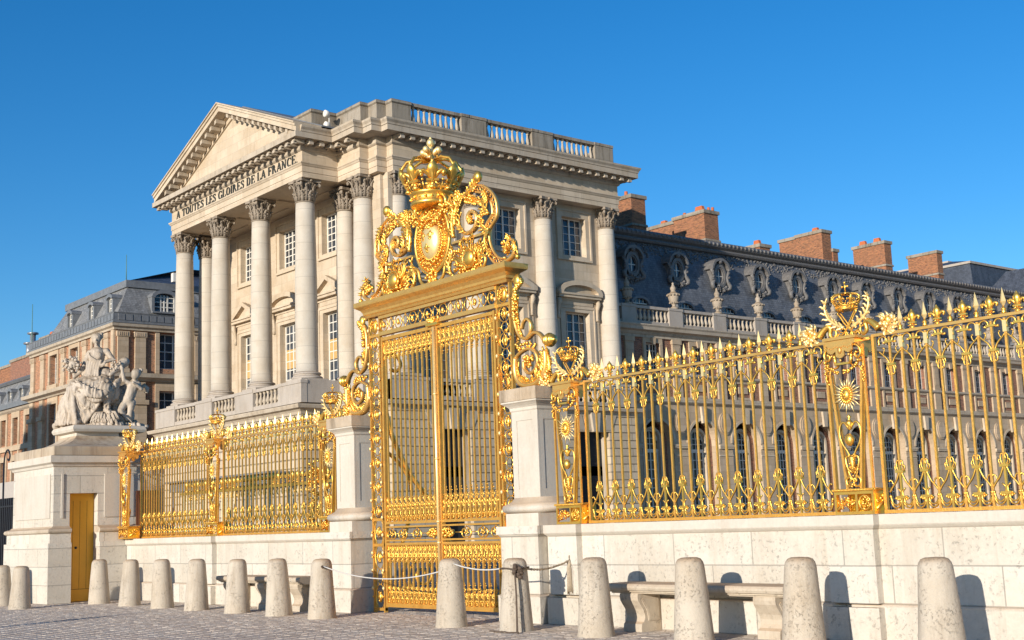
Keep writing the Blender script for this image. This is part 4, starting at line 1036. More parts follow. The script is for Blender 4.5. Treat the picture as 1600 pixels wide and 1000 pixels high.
# braces behind
for s_ in (-1,1):
    g=MB()
    P=cr([(s_*1.80,.08,4.55),(s_*1.74,.30,4.62),(s_*1.70,.42,4.45),(s_*1.72,.34,4.30),(s_*1.76,.22,4.35)],5);g.tube(P,.03,6,flat=1.4,ref=(1,0,0))
    P=cr([(s_*1.80,.08,3.9),(s_*1.78,.22,3.2),(s_*1.74,.55,2.5),(s_*1.68,1.0,1.9),(s_*1.62,1.3,1.3),(s_*1.60,1.5,.6),(s_*1.60,1.55,0)],5);g.tube(P,.045,6,flat=1.2,ref=(1,0,0))
    P=[(s_*1.64,.75+.42*math.cos(a),.62+.42*math.sin(a)) for a in [i*PI/12 for i in range(25)]];g.tube(P,.03,6,ref=(1,0,0))
    P=[(s_*1.64,.75+(.05+.012*i)*math.cos(i*.45),.62+(.05+.012*i)*math.sin(i*.45)) for i in range(26)];g.tube(P,.026,6,ref=(1,0,0))
    P=cr([(s_*1.82,.06,2.9),(s_*1.76,.4,2.6),(s_*1.72,.6,2.2),(s_*1.68,.5,1.6),(s_*1.66,.3,1.1)],5);g.tube(P,.035,6,ref=(1,0,0))
    g.build('back_brace',M['goldbar'],gt)
# ---- crest
ct=empty('crest',(0,0,0));ct.parent=gt
def medallion(g,gm):
    n=40;zc=6.40;rx,rz=.50,.60
    ringt(g,0,zc,rx,rz,.035,40,-.02,6);
    for k in range(34):
        a=2*PI*k/34;g.ball(((rx-.075)*math.cos(a),-.05,zc+(rz-.075)*math.sin(a)),.026,5,4)
    for k in range(60):
        a=2*PI*k/60;r=random.uniform(.66,.80);g.tube([(rx*r*.88*math.cos(a),-.05,zc+rz*r*.88*math.sin(a)),(rx*r*math.cos(a+.08),-.09,zc+rz*r*math.sin(a+.08)),(rx*(r+.06)*math.cos(a-.04),-.07,zc+rz*(r+.06)*math.sin(a-.04))],[.012,.02,.008],4)
    for k in range(48):
        a=2*PI*k/48;g.ball((rx*.60*math.cos(a),-.07,zc+rz*.60*math.sin(a)),.018,5,4)
g=MB()
g.prism([(.49*math.cos(2*PI*k/32),6.40+.59*math.sin(2*PI*k/32)) for k in range(32)],.005,.03,'y',0)
medallion(g,None)
md=g.build('medallion',M['gold'],ct)
g=MB();g.ball((0,-.03,6.36),(.26,.13,.34),18,14);
sh=g.build('oval_shield',M['goldbright'],md)
g=MB()
for (x,z) in ((-.10,6.44),(.10,6.44),(0,6.22)):
    f=MB();fleur(f,x,z-.07,.17)
    g.merge(f,lambda p:(p[0],p[1]*.5-.03-.13*math.sqrt(max(0,1-(p[0]/.26)**2-((p[2]-6.36)/.34)**2))-.004,p[2]))
g.build('shield_lilies',M['gold'],md)
g=MB();crown(g,(0,0,6.98),.36,.53,1.12,n=8,detail=2)
cn=g.build('crown',M['gold'],ct)
g=MB()
g.lathe([(.0,0),(.05,.0),(.08,.03),(.05,.06)],(0,0,7.85),10);g.ball((0,0,8.14),(.075,.075,.085),9,7)
for k in range(4):
    a=k*PI/2+.4;g.tube([(0,0,7.86),(.06*math.cos(a),.06*math.sin(a),7.95),(.14*math.cos(a),.14*math.sin(a),8.00),(.17*math.cos(a),.17*math.sin(a),7.95)],[.04,.05,.06,.045],6);g.ball((.16*math.cos(a),.16*math.sin(a),7.99),.065,7,5)
g.tube([(0,0,7.86),(0,0,8.12)],[.05,.04],6);g.lathe([(.02,0),(.03,.02),(0,.05)],(0,0,8.21),6)
g.build('crown_finial',M['goldbright'],cn)
g=MB()
for s_ in (-1,1):
    q=lambda P,y=0:[Vector((s_*p[0],y,p[1])) for p in P]
    g.tube(cr(q([(.02,6.80),(.20,6.78),(.38,6.86),(.46,7.0),(.38,7.12),(.26,7.08),(.25,6.97),(.34,6.94)],-.03),4),[.03]*28+[.05],6,flat=1.8)
    g.ball((s_*.33,-.06,7.01),.06,7,6)
    bunch(g,(s_*.50,-.04,6.85),.10,.05,.12,26,.025,.045)
    g.tube(cr(q([(.52,6.95),(.60,7.05),(.70,7.0),(.72,6.88),(.64,6.82)],-.02),4),.03,6,flat=1.6)
for k in range(70):
    u=random.uniform(-1,1);g.ball((u*.50,-.10+random.uniform(-.03,.03),6.78-.16*(1-u*u)+.14*abs(u)**2+random.uniform(-.03,.03)),random.uniform(.022,.04),5,4)
g.build('crown_support',M['gold'],ct)
def side(s_):
    q=lambda P,y=0:[Vector((s_*p[0],y,p[1])) for p in P]
    g=MB()
    # outer band: two parallel rails with rings between
    ctr=cr(q([(2.06,6.02),(2.20,5.93),(2.20,5.74),(2.02,5.66),(1.80,5.68),(1.62,5.84),(1.52,6.08),(1.54,6.30),(1.68,6.42),(1.74,6.50),(1.72,6.70),(1.60,6.86),(1.44,6.97),(1.26,7.03)]),5)
    n=len(ctr)
    offs=[]
    for i in range(n):
        t_=(ctr[min(i+1,n-1)]-ctr[max(i-1,0)]).normalized();offs.append(Vector((-t_.z,0,t_.x)))
    i0=16
    for d in (-1,1): g.tube([ctr[i]+offs[i]*.060*d for i in range(i0,n)],.022,5,flat=1.9)
    g.tube(ctr[:i0+2],[.034]*(i0+2),5,flat=1.8)
    for i in range(i0+1,n-1,2): 
        c=ctr[i];ringt(g,c.x,c.z,.034,.034,.010,10,0,4)
    # inner S
    P=cr(q([(1.26,7.03),(1.06,7.0),(.86,6.90),(.72,6.72),(.74,6.50),(.86,6.36),(1.04,6.31),(1.20,6.37),(1.27,6.50),(1.22,6.62),(1.11,6.66),(1.03,6.58),(1.07,6.48),(1.15,6.50)]),5)
    g.tube(P,[.036]*len(P),5,flat=1.8)
    m_=len(P)
    for i in range(24,m_-4,3):
        t_=(P[i+1]-P[i-1]).normalized();c=P[i]
        ringt(g,c.x,c.z,.028,.028,.009,8,-.035,4)
    g.box(min(s_*.60,s_*1.55),max(s_*.60,s_*1.55),-.05,.05,6.195,6.235)
    g.tube(cr(q([(1.52,6.2),(1.50,6.05),(1.56,5.9)]),3),.02,5,flat=2);g.box(min(s_*.55,s_*2.05),max(s_*.55,s_*2.05),-.06,.06,5.592,5.62)
    sc_=g.build('scroll_panel',M['goldflat'],ct)
    g=MB()
    acan(g,q([(.70,6.50),(.70,6.70),(.82,6.90),(1.0,7.02)],-.04),.15,8)
    acan(g,q([(1.02,6.98),(1.18,7.05),(1.30,7.14),(1.40,7.25)],-.03),.12,5);g.ball((s_*1.36,-.04,7.20),(.09,.07,.10),8,6)
    acan(g,q([(1.60,6.52),(1.48,6.62),(1.42,6.76),(1.30,6.84)],-.03),.10,6,side=0)
    acan(g,q([(1.55,6.25),(1.42,6.32),(1.36,6.45),(1.40,6.58)],-.03),.09,5)
    acan(g,q([(.95,6.34),(.84,6.44),(.83,6.58),(.90,6.70)],-.05),.08,5);acan(g,q([(1.1,6.86),(1.26,6.82),(1.38,6.7)],-.03),.09,5)
    bunch(g,(s_*1.13,-.05,6.88),.16,.04,.08,26,.02,.036);bunch(g,(s_*1.44,-.05,6.5),.05,.03,.14,16,.02,.034)
    acan(g,q([(1.98,5.80),(2.06,5.94),(2.12,6.02),(2.02,6.06)],-.04),.08,5);bunch(g,(s_*2.03,-.03,5.86),.10,.05,.10,26,.022,.042);g.ball((s_*2.30,-.03,5.67),.05,7,5)
    acan(g,q([(2.18,5.95),(2.27,5.84),(2.31,5.70)],-.03),.07,4)
    acan(g,q([(.66,6.30),(.62,6.55),(.66,6.80),(.60,7.0)],-.05),.11,7);acan(g,q([(1.50,6.95),(1.60,6.78),(1.58,6.60)],-.06),.09,5);acan(g,q([(1.62,6.28),(1.50,6.10),(1.58,5.90),(1.76,5.74)],-.05),.10,7);bunch(g,(s_*.80,-.04,6.98),.16,.05,.10,30,.02,.04)
    for k in range(8):
        a=k/8*2*PI;acan(g,q([(1.13,6.52),(1.13+.08*math.cos(a),6.52+.08*math.sin(a))],-.04),.04,2)
    g.build('scroll_foliage',M['gold'],sc_)
    # trophy of arms below: staffs, flags, shields
    g=MB()
    for k in range(40):
        a=R(10+160*k/39);L=random.uniform(.30,.56)
        cx_=s_*1.06;g.tube([(cx_,-.03+random.uniform(-.04,.04),5.72),(cx_+L*.9*math.cos(a),-.06+random.uniform(-.04,.04),5.72+L*math.sin(a))],[.016,.014],4)
        tip=(cx_+L*1.0*math.cos(a),-.06,5.72+L*1.1*math.sin(a));g.tube([(cx_+L*.85*math.cos(a),-.06,5.72+L*.95*math.sin(a)),tip],[.034,.002],4)
    for k in range(7):
        a=R(random.uniform(15,165));L=.32;cx_=s_*1.06+random.uniform(-.2,.2)
        acan(g,[(cx_,5.72),(cx_+L*.6*math.cos(a),5.72+L*.6*math.sin(a)),(cx_+L*math.cos(a+.3),5.72+L*math.sin(a+.3))],.11,5)
    g.ball((s_*1.12,-.10,5.86),(.15,.06,.14),10,8);ringt(g,s_*1.12,5.86,.17,.16,.018,16,-.10)
    g.tube(cr(q([(1.30,5.66),(1.46,5.66),(1.52,5.78),(1.42,5.86),(1.34,5.78),(1.40,5.72)],-.06),4),.028,6)
    g.tube(cr(q([(.62,5.64),(.52,5.74),(.56,5.92),(.70,5.90),(.74,5.76),(.66,5.72)],-.05),4),.030,6)
    acan(g,q([(.55,5.68),(.50,5.85),(.60,6.05),(.56,6.20)],-.05),.10,6)
    bunch(g,(s_*1.05,-.05,5.72),.42,.05,.09,46,.02,.04);bunch(g,(s_*1.1,-.05,5.95),.25,.05,.14,30,.018,.035)
    for k in range(10): acan(g,[(s_*random.uniform(.75,1.5),5.66),(s_*random.uniform(.7,1.55),5.8),(s_*random.uniform(.7,1.55),5.96)],.06,3)
    g.build('trophy_of_arms',M['gold'],sc_)
side(-1);side(1)
g=MB();bunch(g,(0,-.06,5.74),.12,.05,.13,40,.022,.04)
for s_ in (-1,1): g.tube([Vector((s_*p.x,-.05,p.z)) for p in cr([(.05,5.64),(.20,5.62),(.34,5.72),(.40,5.9),(.50,5.98)],4)],.03,6)
for k in range(5): g.tube([(0,-.05,5.85),(-.08+.04*k,-.08,5.62)],[.02,.03],5)
g.build('medallion_tassel',M['gold'],ct)
# ------------------------------------------------------------------ palace helpers
random.seed(21)
def FM(face,pos):
    if face=='X': return lambda p:(pos+p[1],p[0],p[2])      # u->y, outward +x
    return lambda p:(p[0],pos-p[1],p[2])                     # u->x, outward -y
def wallface(g,fm,u0,u1,z0,z1,holes,th=.5,d=0.0,mi=0):
    us=sorted({u0,u1,*[h[0] for h in holes],*[h[1] for h in holes]});zs=sorted({z0,z1,*[h[2] for h in holes],*[h[3] for h in holes]})
    us=[u for u in us if u0<=u<=u1];zs=[z for z in zs if z0<=z<=z1]
    for i in range(len(us)-1):
        # merge vertical runs
        run=None
        for j in range(len(zs)-1):
            uc=(us[i]+us[i+1])/2;zc=(zs[j]+zs[j+1])/2
            hole=any(h[0]<uc<h[1] and h[2]<zc<h[3] for h in holes)
            if not hole:
                if run is None: run=zs[j]
            if (hole or j==len(zs)-2) and run is not None:
                top=zs[j] if hole else zs[j+1]
                f=MB();f.box(us[i],us[i+1],d-th,d,run,top);g.merge(f,fm,mi);run=None
def fbox(g,fm,u0,u1,d0,d1,z0,z1,mi=0):
    f=MB();f.box(u0,u1,d0,d1,z0,z1);g.merge(f,fm,mi)
def window(par,base,fm,c,hw,z0,z1,nx,ny,d=-.30,fw=.07,mw=.035,arch=False,mullion=.10,glassmat=None,name='window',framemat=None,blind=None):
    g=MB()
    fbox(g,fm,c-hw,c-hw+fw,d-.06,d,z0,z1);fbox(g,fm,c+hw-fw,c+hw,d-.06,d,z0,z1)
    fbox(g,fm,c-hw+fw,c+hw-fw,d-.06,d,z0,z0+fw);
    if not arch: fbox(g,fm,c-hw+fw,c+hw-fw,d-.06,d,z1-fw,z1)
    if mullion: fbox(g,fm,c-mullion/2,c+mullion/2,d-.055,d+.01,z0+fw,z1-fw*.9)
    for i in range(1,nx):
        u=c-hw+2*hw*i/nx
        if mullion and abs(u-c)<.05: continue
        fbox(g,fm,u-mw/2,u+mw/2,d-.05,d-.01,z0+fw,z1-fw)
    for j in range(1,ny):
        z=z0+(z1-z0)*j/ny;fbox(g,fm,c-hw+fw,c+hw-fw,d-.048,d-.012,z-mw/2,z+mw/2)
    w_=g.build(name,framemat or M['frame'],par,base)
    g=MB()
    fbox(g,fm,c-hw+.01,c+hw-.01,d-.09,d-.062,z0+.01,z1-.01);g.build('pane',glassmat or M['glass'],w_,base)
    if blind:
        g=MB();fbox(g,fm,c-hw+fw,c+hw-fw,d-.045,d-.035,z0+(z1-z0)*blind[0],z0+(z1-z0)*blind[1]);g.build('blind',M['ochre'],w_,base)
    return w_
def capital(g,x,y,z,r,h,half=False):
    # corinthian capital: bell, two rows of curling leaves, corner volutes, concave abacus
    g.lathe([(r*1.06,-.06),(r*1.10,-.03),(r*1.06,0),(r*.92,.03),(r*.92,h*.5),(r*1.05,h*.8),(r*1.2,h*.86)],(x,y,z),14)
    for row,(zb,hh,off,rr) in enumerate(((0,.44,0,1.0),(.05,.74,.5,1.0))):
        for k in range(8):
            a=2*PI*(k+off)/8;ca,sa=math.cos(a),math.sin(a)
            def P(rad,zz,w=0): return (x+rad*r*ca-w*sa,y+rad*r*sa+w*ca,z+zz*h)
            g.tube([P(.97,zb+.0),P(1.04,hh*.5),P(1.12,hh*.85),P(1.34,hh*1.0),P(1.42,hh*.90)],[r*.20,r*.22,r*.20,r*.16,r*.05],5,flat=.55,ref=(ca,sa,0))
            for s_ in (-1,1):
                g.ball(P(1.16,hh*.62,s_*r*.20),r*.09,5,4);g.ball(P(1.05,hh*.38,s_*r*.21),r*.08,5,4)
            if row: g.ball(P(1.30,hh*.99),r*.12,5,4)
    for k in range(4):
        a=PI/4+k*PI/2;ca,sa=math.cos(a),math.sin(a)
        def P(rad,zz): return (x+rad*r*ca,y+rad*r*sa,z+zz*h)
        g.tube([P(1.0,.58),P(1.2,.78),P(1.52,.84),P(1.66,.76),P(1.60,.68),P(1.50,.70),P(1.54,.76)],[r*.10]*7,5,ref=(-sa,ca,0),flat=1.5)
        a2=k*PI/2;c2,s2=math.cos(a2),math.sin(a2);g.ball((x+1.28*r*c2,y+1.28*r*s2,z+.93*h),r*.17,6,4)
        for s_ in (-1,1): g.tube([(x+r*(1.05*c2-s_*.12*s2),y+r*(1.05*s2+s_*.12*c2),z+.6*h),(x+r*(1.18*c2-s_*.30*s2),y+r*(1.18*s2+s_*.30*c2),z+.8*h),(x+r*(1.20*c2-s_*.18*s2),y+r*(1.20*s2+s_*.18*c2),z+.82*h)],r*.07,4)
    P=[]
    for k in range(4):
        a=PI/4+k*PI/2;b_=a+PI/2
        c0=(1.75*math.cos(a-.07),1.75*math.sin(a-.07));c1=(1.75*math.cos(a+.07),1.75*math.sin(a+.07))
        P+=[c0,c1];n0=(1.75*math.cos(b_-.07),1.75*math.sin(b_-.07));mx=(math.cos(a+PI/4)*1.16,math.sin(a+PI/4)*1.16)
        for t_ in (.25,.5,.75):
            q=((1-t_)**2*c1[0]+2*t_*(1-t_)*(2*mx[0]-(c1[0]+n0[0])/2)+t_*t_*n0[0],(1-t_)**2*c1[1]+2*t_*(1-t_)*(2*mx[1]-(c1[1]+n0[1])/2)+t_*t_*n0[1]);P.append(q)
    g.prism([(x+p[0]*r,y+p[1]*r) for p in P],z+h*.87,z+h*.998,'z')
CAPM=None
def column(par,x,y,zb,zt,hc,r=.60,n=28):
    global CAPM
    g=MB();H=zt-zb
    prof=[(r*1.0,0.52)]
    for i in range(13):
        t_=i/12;prof.append((r*(1-.15*max(0,(t_-.25)/.75)**1.6),.52+(H-.52)*t_))
    g.lathe(prof,(0,0,0),n)
    c=g.build('column',M['drum'],par);c.location=(x-PB[0],y-PB[1],zb)
    g=MB();g.box(-r*1.36,r*1.36,-r*1.36,r*1.36,0,.14)
    g.lathe([(r*1.33,.14),(r*1.38,.18),(r*1.38,.24),(r*1.30,.28),(r*1.18,.30),(r*1.13,.35),(r*1.17,.38),(r*1.24,.40),(r*1.25,.45),(r*1.16,.49),(r*1.05,.50),(r*1.0,.54)],(0,0,0),n)
    g.build('column_base',M['pod'],c)
    if CAPM is None:
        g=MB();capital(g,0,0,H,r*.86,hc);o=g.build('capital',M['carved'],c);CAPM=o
    else:
        o=CAPM.copy();COL.objects.link(o);o.parent=c
    return c
BAL=None
def balpro(h,r): return [(r*.85,0),(r*.85,.06*h),(r*.6,.09*h),(r*.55,.14*h),(r*.95,.24*h),(r*1.0,.32*h),(r*.75,.48*h),(r*.42,.70*h),(r*.45,.80*h),(r*.72,.86*h),(r*.5,.89*h),(r*.8,.93*h),(r*.8,1.0*h)]
# ------------------------------------------------------------------ the pavilion
PB=(-64,38,0)
pv=empty('palace_pavilion',PB,0,'pale limestone palace pavilion with corinthian columns, a pediment and an inscription, behind the gate','palace')
side=FM('X',-54.95);PX=-73.9
# ground floor with recessed joints
SB_=[40.35,45.45,50.55]
g=MB();gk=MB()
path=[(-75.0,38),(-75.0,33.1),(-57.2,33.1),(-57.2,35.4),(-54.95,35.4),(-54.95,36.45),(-53.95,36.45),(-53.95,54.05),(-57,54.05)]
bpath=[(-74.93,38),(-74.93,33.17),(-57.27,33.17),(-57.27,35.47),(-55.02,35.47),(-55.02,36.52),(-54.45,36.52)]
nC=16;ch=7.35/nC
fs_=FM('X',-53.95)
for i in range(nC):
    z0=ch*i+.03;z1=ch*(i+1)-.03
    g.sweep(path[:7]+[(-53.95,37.6)],[(-.5,z0),(-.02,z0),(0,z0+.02),(0,z1-.02),(-.02,z1),(-.5,z1)])
    holes=[(c-1.2,c+1.2,.6,6.55) for c in SB_]
    us=[37.6]+[v for c in SB_ for v in (c-1.2,c+1.2)]+[54.05]
    for k in range(0,len(us),2):
        if z1>6.55 : continue
        fbox(g,fs_,us[k],us[k+1],-.5,0,z0,z1)
    if z1>6.55:
        fbox(g,fs_,37.6,54.05,-.5,0,z0,z1)
g.build('rusticated_wall',M['rust'],pv,PB)
g=MB();g.sweep(bpath[:-1]+[(-54.0,36.52),(-54.0,37.7)],[(-.4,0),(0,0),(0,7.35),(-.4,7.35)])
us=[37.7]+[v for c in SB_ for v in (c-1.2,c+1.2)]+[54.0]
for k in range(0,len(us),2): g.box(-54.4,-54.0,us[k]+.001,us[k+1]-.001,0,7.35)
g.box(-54.45,-54.002,37.7,54.0,6.56,7.35);g.build('joint_backing',M['grey'],pv,PB)
for c in SB_: 
    g=MB()
    fbox(g,fs_,c-1.2,c+1.2,-1.0,-.75,0,6.6);fbox(g,fs_,c-1.2,c-1.0,-.75,-.3,0,6.6);fbox(g,fs_,c+1.0,c+1.2,-.75,-.3,0,6.6)
    fbox(g,fs_,c-1.0,c+1.0,-.76,-.55,3.95,4.5)
    for a,b_ in ((-1.75,-.95),(-.85,-.30),(.30,.85),(.95,1.75)):
        f=MB();f.prism([(c+a*.78,6.55),(c+b_*.78,6.55),(c+b_*1.05,7.5),(c+a*1.05,7.5)],0,.035,'y');g.merge(f,fs_)
    f=MB();f.prism([(c-.22,6.45),(c+.22,6.45),(c+.36,7.55),(c-.36,7.55)],0,.20,'y');g.merge(f,fs_);g.build('lintel',M['trim'],pv,PB)
for c in SB_:
    window(pv,PB,fs_,c,.98,4.5,6.5,4,3,-.62,mullion=.09);window(pv,PB,fs_,c,.98,.8,3.95,4,5,-.62,mullion=.09)
g=MB();g.box(-74.5,-54.5,37.1,53.6,.0,7.3);g.box(-74.5,-57.8,33.7,37.1,0,7.3);g.build('core',M['dark'],pv,PB)
# podium cornice, dado and balustrade
g=MB();g.sweep(path,[(-.8,7.36),(.0,7.36),(.04,7.5),(.12,7.60),(.34,7.66),(.38,7.80),(.38,7.86),(-.8,7.96)])
g.build('podium_cornice',M['trim'],pv,PB)
g=MB();g.box(-74.6,-57.6,33.5,37.5,7.8,8.0);g.box(-57.7,-54.6,35.8,53.8,7.8,8.0);g.box(-74.6,-57.6,37.2,53.6,7.8,8.9);g.build('terrace_floor',M['grey'],pv,PB)
def balustrade(par,base,runs,solids,z0,z1,ztop,bw,mat_rail,mat_bal,nspace=.33,r=.115,name='balustrade'):
    # runs: (face,pos,u0,u1) with balusters; rails top and bottom
    h=ztop-.18-z0-.22;f=MB();f.lathe(balpro(h,r),(0,0,0),8)
    B=empty(name,(0,0,0));B.parent=par
    locs=[]
    for face,pos,u0,u1 in runs:
        fm=FM(face,pos);g=MB()
        fbox(g,fm,u0,u1,-bw,0,z0,z0+.22);g.build('bottom_rail',mat_rail,B,base);g=MB();fbox(g,fm,u0,u1,-bw-.03,.03,ztop-.18,ztop);g.build('top_rail',mat_rail,B,base)
        n=max(2,int((u1-u0)/nspace))
        for k in range(n):
            u=u0+(u1-u0)*(k+.5)/n;fx=fm((u,-bw/2,z0+.22));locs.append((fx[0]-base[0],fx[1]-base[1],fx[2]-base[2]))
    many('baluster',mat_bal,B,f,locs)
    for face,pos,u0,u1 in solids:
        fm=FM(face,pos);g=MB();fbox(g,fm,u0,u1,-bw-.02,.03,z0,ztop-.15);fbox(g,fm,u0-.03,u1+.03,-bw-.05,.07,ztop-.15,ztop+.01);g.build('pedestal',mat_rail,B,base)
    return B
runs=[('Y',33.15,a,b_) for a,b_ in ((-72.3,-69.45),(-67.35,-64.5),(-62.4,-59.6))]+[('X',-54.0,a,b_) for a,b_ in ((38.9,41.9),(43.9,47.0),(49.0,52.1))]
sol=[('Y',33.15,a,b_) for a,b_ in ((-75.0,-72.3),(-69.45,-67.35),(-64.5,-62.4),(-59.6,-57.2))]+[('X',-54.0,a,b_) for a,b_ in ((36.5,38.9),(41.9,43.9),(47.0,49.0),(52.1,54.0))]
balustrade(pv,PB,runs,sol,7.97,9.2,9.12,.30,M['pod'],M['trim'],.36,.13,'terrace_balustrade')
for bx in [(x-.95,x+.95,33.46,35.2,7.97,9.16) for x in (-73.35,-68.4,-63.45,-58.5)]+[(-59.6,-57.22,33.465,35.5,7.97,9.17),(-57.6,-54.98,35.45,37.0,7.97,9.175),(-55.9,-54.04,36.5,38.6,7.97,9.18)]+[(-55.5,-54.33,y-.9,y+.9,7.97,9.16) for y in (42.8,47.95,53.05)]:
    g=MB();g.box(*bx);g.build('column_pedestal',M['pod'],pv,PB)
# body walls
UB=[40.25,45.37,50.5];FBX=[-70.9,-65.93,-61.0]
g=MB()
hol=[(c-.95,c+.95,9.0,13.6) for c in UB]+[(c-.95,c+.95,17.0,19.35) for c in UB]
wallface(g,FM('X',-54.95),37.0,53.5,8.9,20.3,hol,.5)
hol=[(c-.95,c+.95,9.0,13.6) for c in FBX]+[(c-.95,c+.95,17.0,19.35) for c in FBX]
wallface(g,FM('Y',37.4),-74,-57.5,8.9,20.3,hol,.5)
g.box(-57.5,-54.95,36.75,37.0,8.9,20.3);g.box(-57.5,-57.0,37.0,37.4,8.9,20.3)
g.box(-74,-73.5,37.9,53.5,0,20.3);g.box(-73.5,-55.45,53.0,53.5,0,20.3)
g.box(-55.9,-54.52,36.95,37.3,9.18,20.1) # corner pilaster
g.box(-56.2,-54.6,53.15,53.52,9.18,20.1)
g.build('wall',M['ash'],pv,PB)
g=MB();g.box(-73.2,-56.0,38.4,52.8,8.9,20.2);g.build('interior',M['dark'],pv,PB)
def surround(fm,c,kind):
    g=MB();h=1.18
    # upper window architrave
    for a,b_,z0,z1 in ((-1.38,-.95,16.7,19.8),(.95,1.38,16.7,19.8),(-.95,.95,16.7,17.0),(-.95,.95,19.35,19.8)): fbox(g,fm,c+a,c+b_,0,.07,z0,z1)
    for a,b_,z0,z1 in ((-1.38,-1.26,16.7,19.8),(1.26,1.38,16.7,19.8),(-1.26,1.26,16.7,16.82),(-1.26,1.26,19.68,19.8)): fbox(g,fm,c+a,c+b_,.07,.13,z0,z1)
    # lower door architrave
    for a,b_ in ((-1.38,-.95),(.95,1.38)): fbox(g,fm,c+a,c+b_,0,.07,9.1,14.0)
    fbox(g,fm,c-.95,c+.95,0,.07,13.6,14.0)
    for a,b_ in ((-1.38,-1.28),(1.28,1.38)): fbox(g,fm,c+a,c+b_,.07,.12,9.1,13.9)
    fbox(g,fm,c-1.28,c+1.28,.07,.12,13.8,13.9);fbox(g,fm,c-1.25,c+1.25,.0,.10,14.0,14.25)
    # hood
    for a,b_,z0,z1 in ((0,.15,14.25,14.40),(0,.42,14.40,14.55),(0,.5,14.55,14.66)): fbox(g,fm,c-1.42-b_*.6,c+1.42+b_*.6,a,b_,z0,z1)
    W=1.72;f=MB()
    if kind=='t':
        f.prism([(c-W,14.66),(c+W,14.66),(c,15.45)],0,.20,'y')
        for s_ in (-1,1): f.prism([(c+s_*W,14.66),(c+s_*W,14.80),(c,15.62),(c,15.38),(c+s_*(W-.45),14.66)],.20,.5,'y')
    else:
        P=[(c+W*math.cos(a),14.66+.62*math.sin(a)) for a in [PI*i/12 for i in range(13)]]
        f.prism(P,0,.20,'y')
        P2=[(c+(W+.04)*math.cos(a),14.66+.78*math.sin(a)) for a in [PI*i/12 for i in range(13)]];P3=[(c+(W-.32)*math.cos(a),14.66+.50*math.sin(a)) for a in [PI*i/12 for i in range(12,-1,-1)]]
        for i in range(12):
            f.prism([P2[i],P2[i+1],P3[11-i],P3[12-i]],.20,.5,'y')
    g.merge(f,fm)
    for s_ in (-1,1):
        f=MB();u=c+s_*1.55
        f.tube([(u,.12,13.15),(u,.10,13.4),(u,.14,13.8),(u,.26,14.15),(u,.22,14.36)],[.13,.10,.11,.16,.13],5,ref=(1,0,0));g.merge(f,fm);fbox(g,fm,u-.14,u+.14,0,.06,9.1,14.3)
    return g
for i,c in enumerate(UB):
    fm=FM('X',-54.95);h=surround(fm,c,'tat'[i] if i!=2 else 'a') if False else surround(fm,c,('a','t','a')[i]);h.build('window_surround',M['plain'],pv,PB)
    window(pv,PB,fm,c,.95,17.0,19.35,4,5,-.36);window(pv,PB,fm,c,.95,9.2,13.6,4,8,-.36,name='french_window')
for i,c in enumerate(FBX):
    fm=FM('Y',37.4);h=surround(fm,c,('t','a','t')[i]);h.build('window_surround',M['plain'],pv,PB)
    window(pv,PB,fm,c,.95,17.0,19.35,4,6,-.30,fw=.10,mw=.06);window(pv,PB,fm,c,.95,9.2,13.6,4,8,-.30,fw=.10,mw=.06,name='french_window',blind=(.40,.66))
# columns
for x in (-73.35,-68.4,-63.45,-58.5): column(pv,x,34.25,9.16,18.9,1.2)
column(pv,-73.3,35.75,9.0,18.9,1.2,.56);column(pv,-58.45,36.75,9.0,18.9,1.2,.56)
column(pv,-56.2,36.46,9.17,18.9,1.2)
for y in (37.7,42.8,47.95,53.0): column(pv,-54.75,y,9.17,18.9,1.2)
# entablature
EP=[(PX,38),(PX,33.63),(-57.7,33.63),(-57.7,35.86),(-55.52,35.86),(-55.52,36.42),(-54.71,36.42),(-54.71,37.05),(-54.15,37.05),(-54.15,53.6),(-58,53.6)]
g=MB();g.sweep(EP,[(-1.3,20.1),(0,20.1),(0,20.38),(.035,20.39),(.035,20.70),(.07,20.72),(.12,20.80),(.16,20.84),(.16,20.90),(0.0,20.93),(-1.3,20.93)]);g.build('architrave',M['plain'],pv,PB)
g=MB();g.sweep(EP,[(-1.3,20.93),(0,20.93),(0,21.54),(-1.3,21.54)]);g.build('frieze',M['ash'],pv,PB)
g=MB();g.sweep(EP,[(-1.3,21.54),(.03,21.54),(.08,21.58),(.12,21.62),(.12,21.98),(.90,22.0),(.92,21.97),(.92,22.26),(-1.3,22.27)])
g.sweep(EP[1:],[(-1.3,22.275),(.92,22.272),(.95,22.28),(.97,22.38),(1.06,22.50),(1.08,22.60),(-1.3,22.68)]) if False else g.sweep([(-57.7,33.0)]+EP[3:],[(-1.3,22.275),(.92,22.272),(.95,22.28),(.97,22.38),(1.06,22.50),(1.08,22.60),(-1.3,22.68)])
g.box(-58.6,-56.92,32.95,35.9,22.276,22.56);CORN=g.build('cornice',M['trim'],pv,PB)
def mods(p,q,skip0=.3,skip1=.3,step=.66):
    dx,dy=q[0]-p[0],q[1]-p[1];L=math.hypot(dx,dy);dx/=L;dy/=L;nx,ny=dy,-dx
    n=int((L-skip0-skip1)/step)
    if n<1: return
    for k in range(n+1):
        t_=skip0+(L-skip0-skip1)*k/n;g=MB()
        for (o0,o1,z0,z1,hw) in ((.12,.74,21.78,21.975,.13),(.60,.80,21.70,21.84,.13)):
            x0,y0=p[0]+dx*(t_-hw)+nx*o0,p[1]+dy*(t_-hw)+ny*o0;x1,y1=p[0]+dx*(t_+hw)+nx*o1,p[1]+dy*(t_+hw)+ny*o1
            g.box(x0,x1,y0,y1,z0,z1)
        g.build('modillion',M['trim'],CORN,PB)
for i in range(1,len(EP)-2):
    mods(EP[i],EP[i+1],-.35 if i in (1,) else .12,-.35 if i in (1,8) else .12)
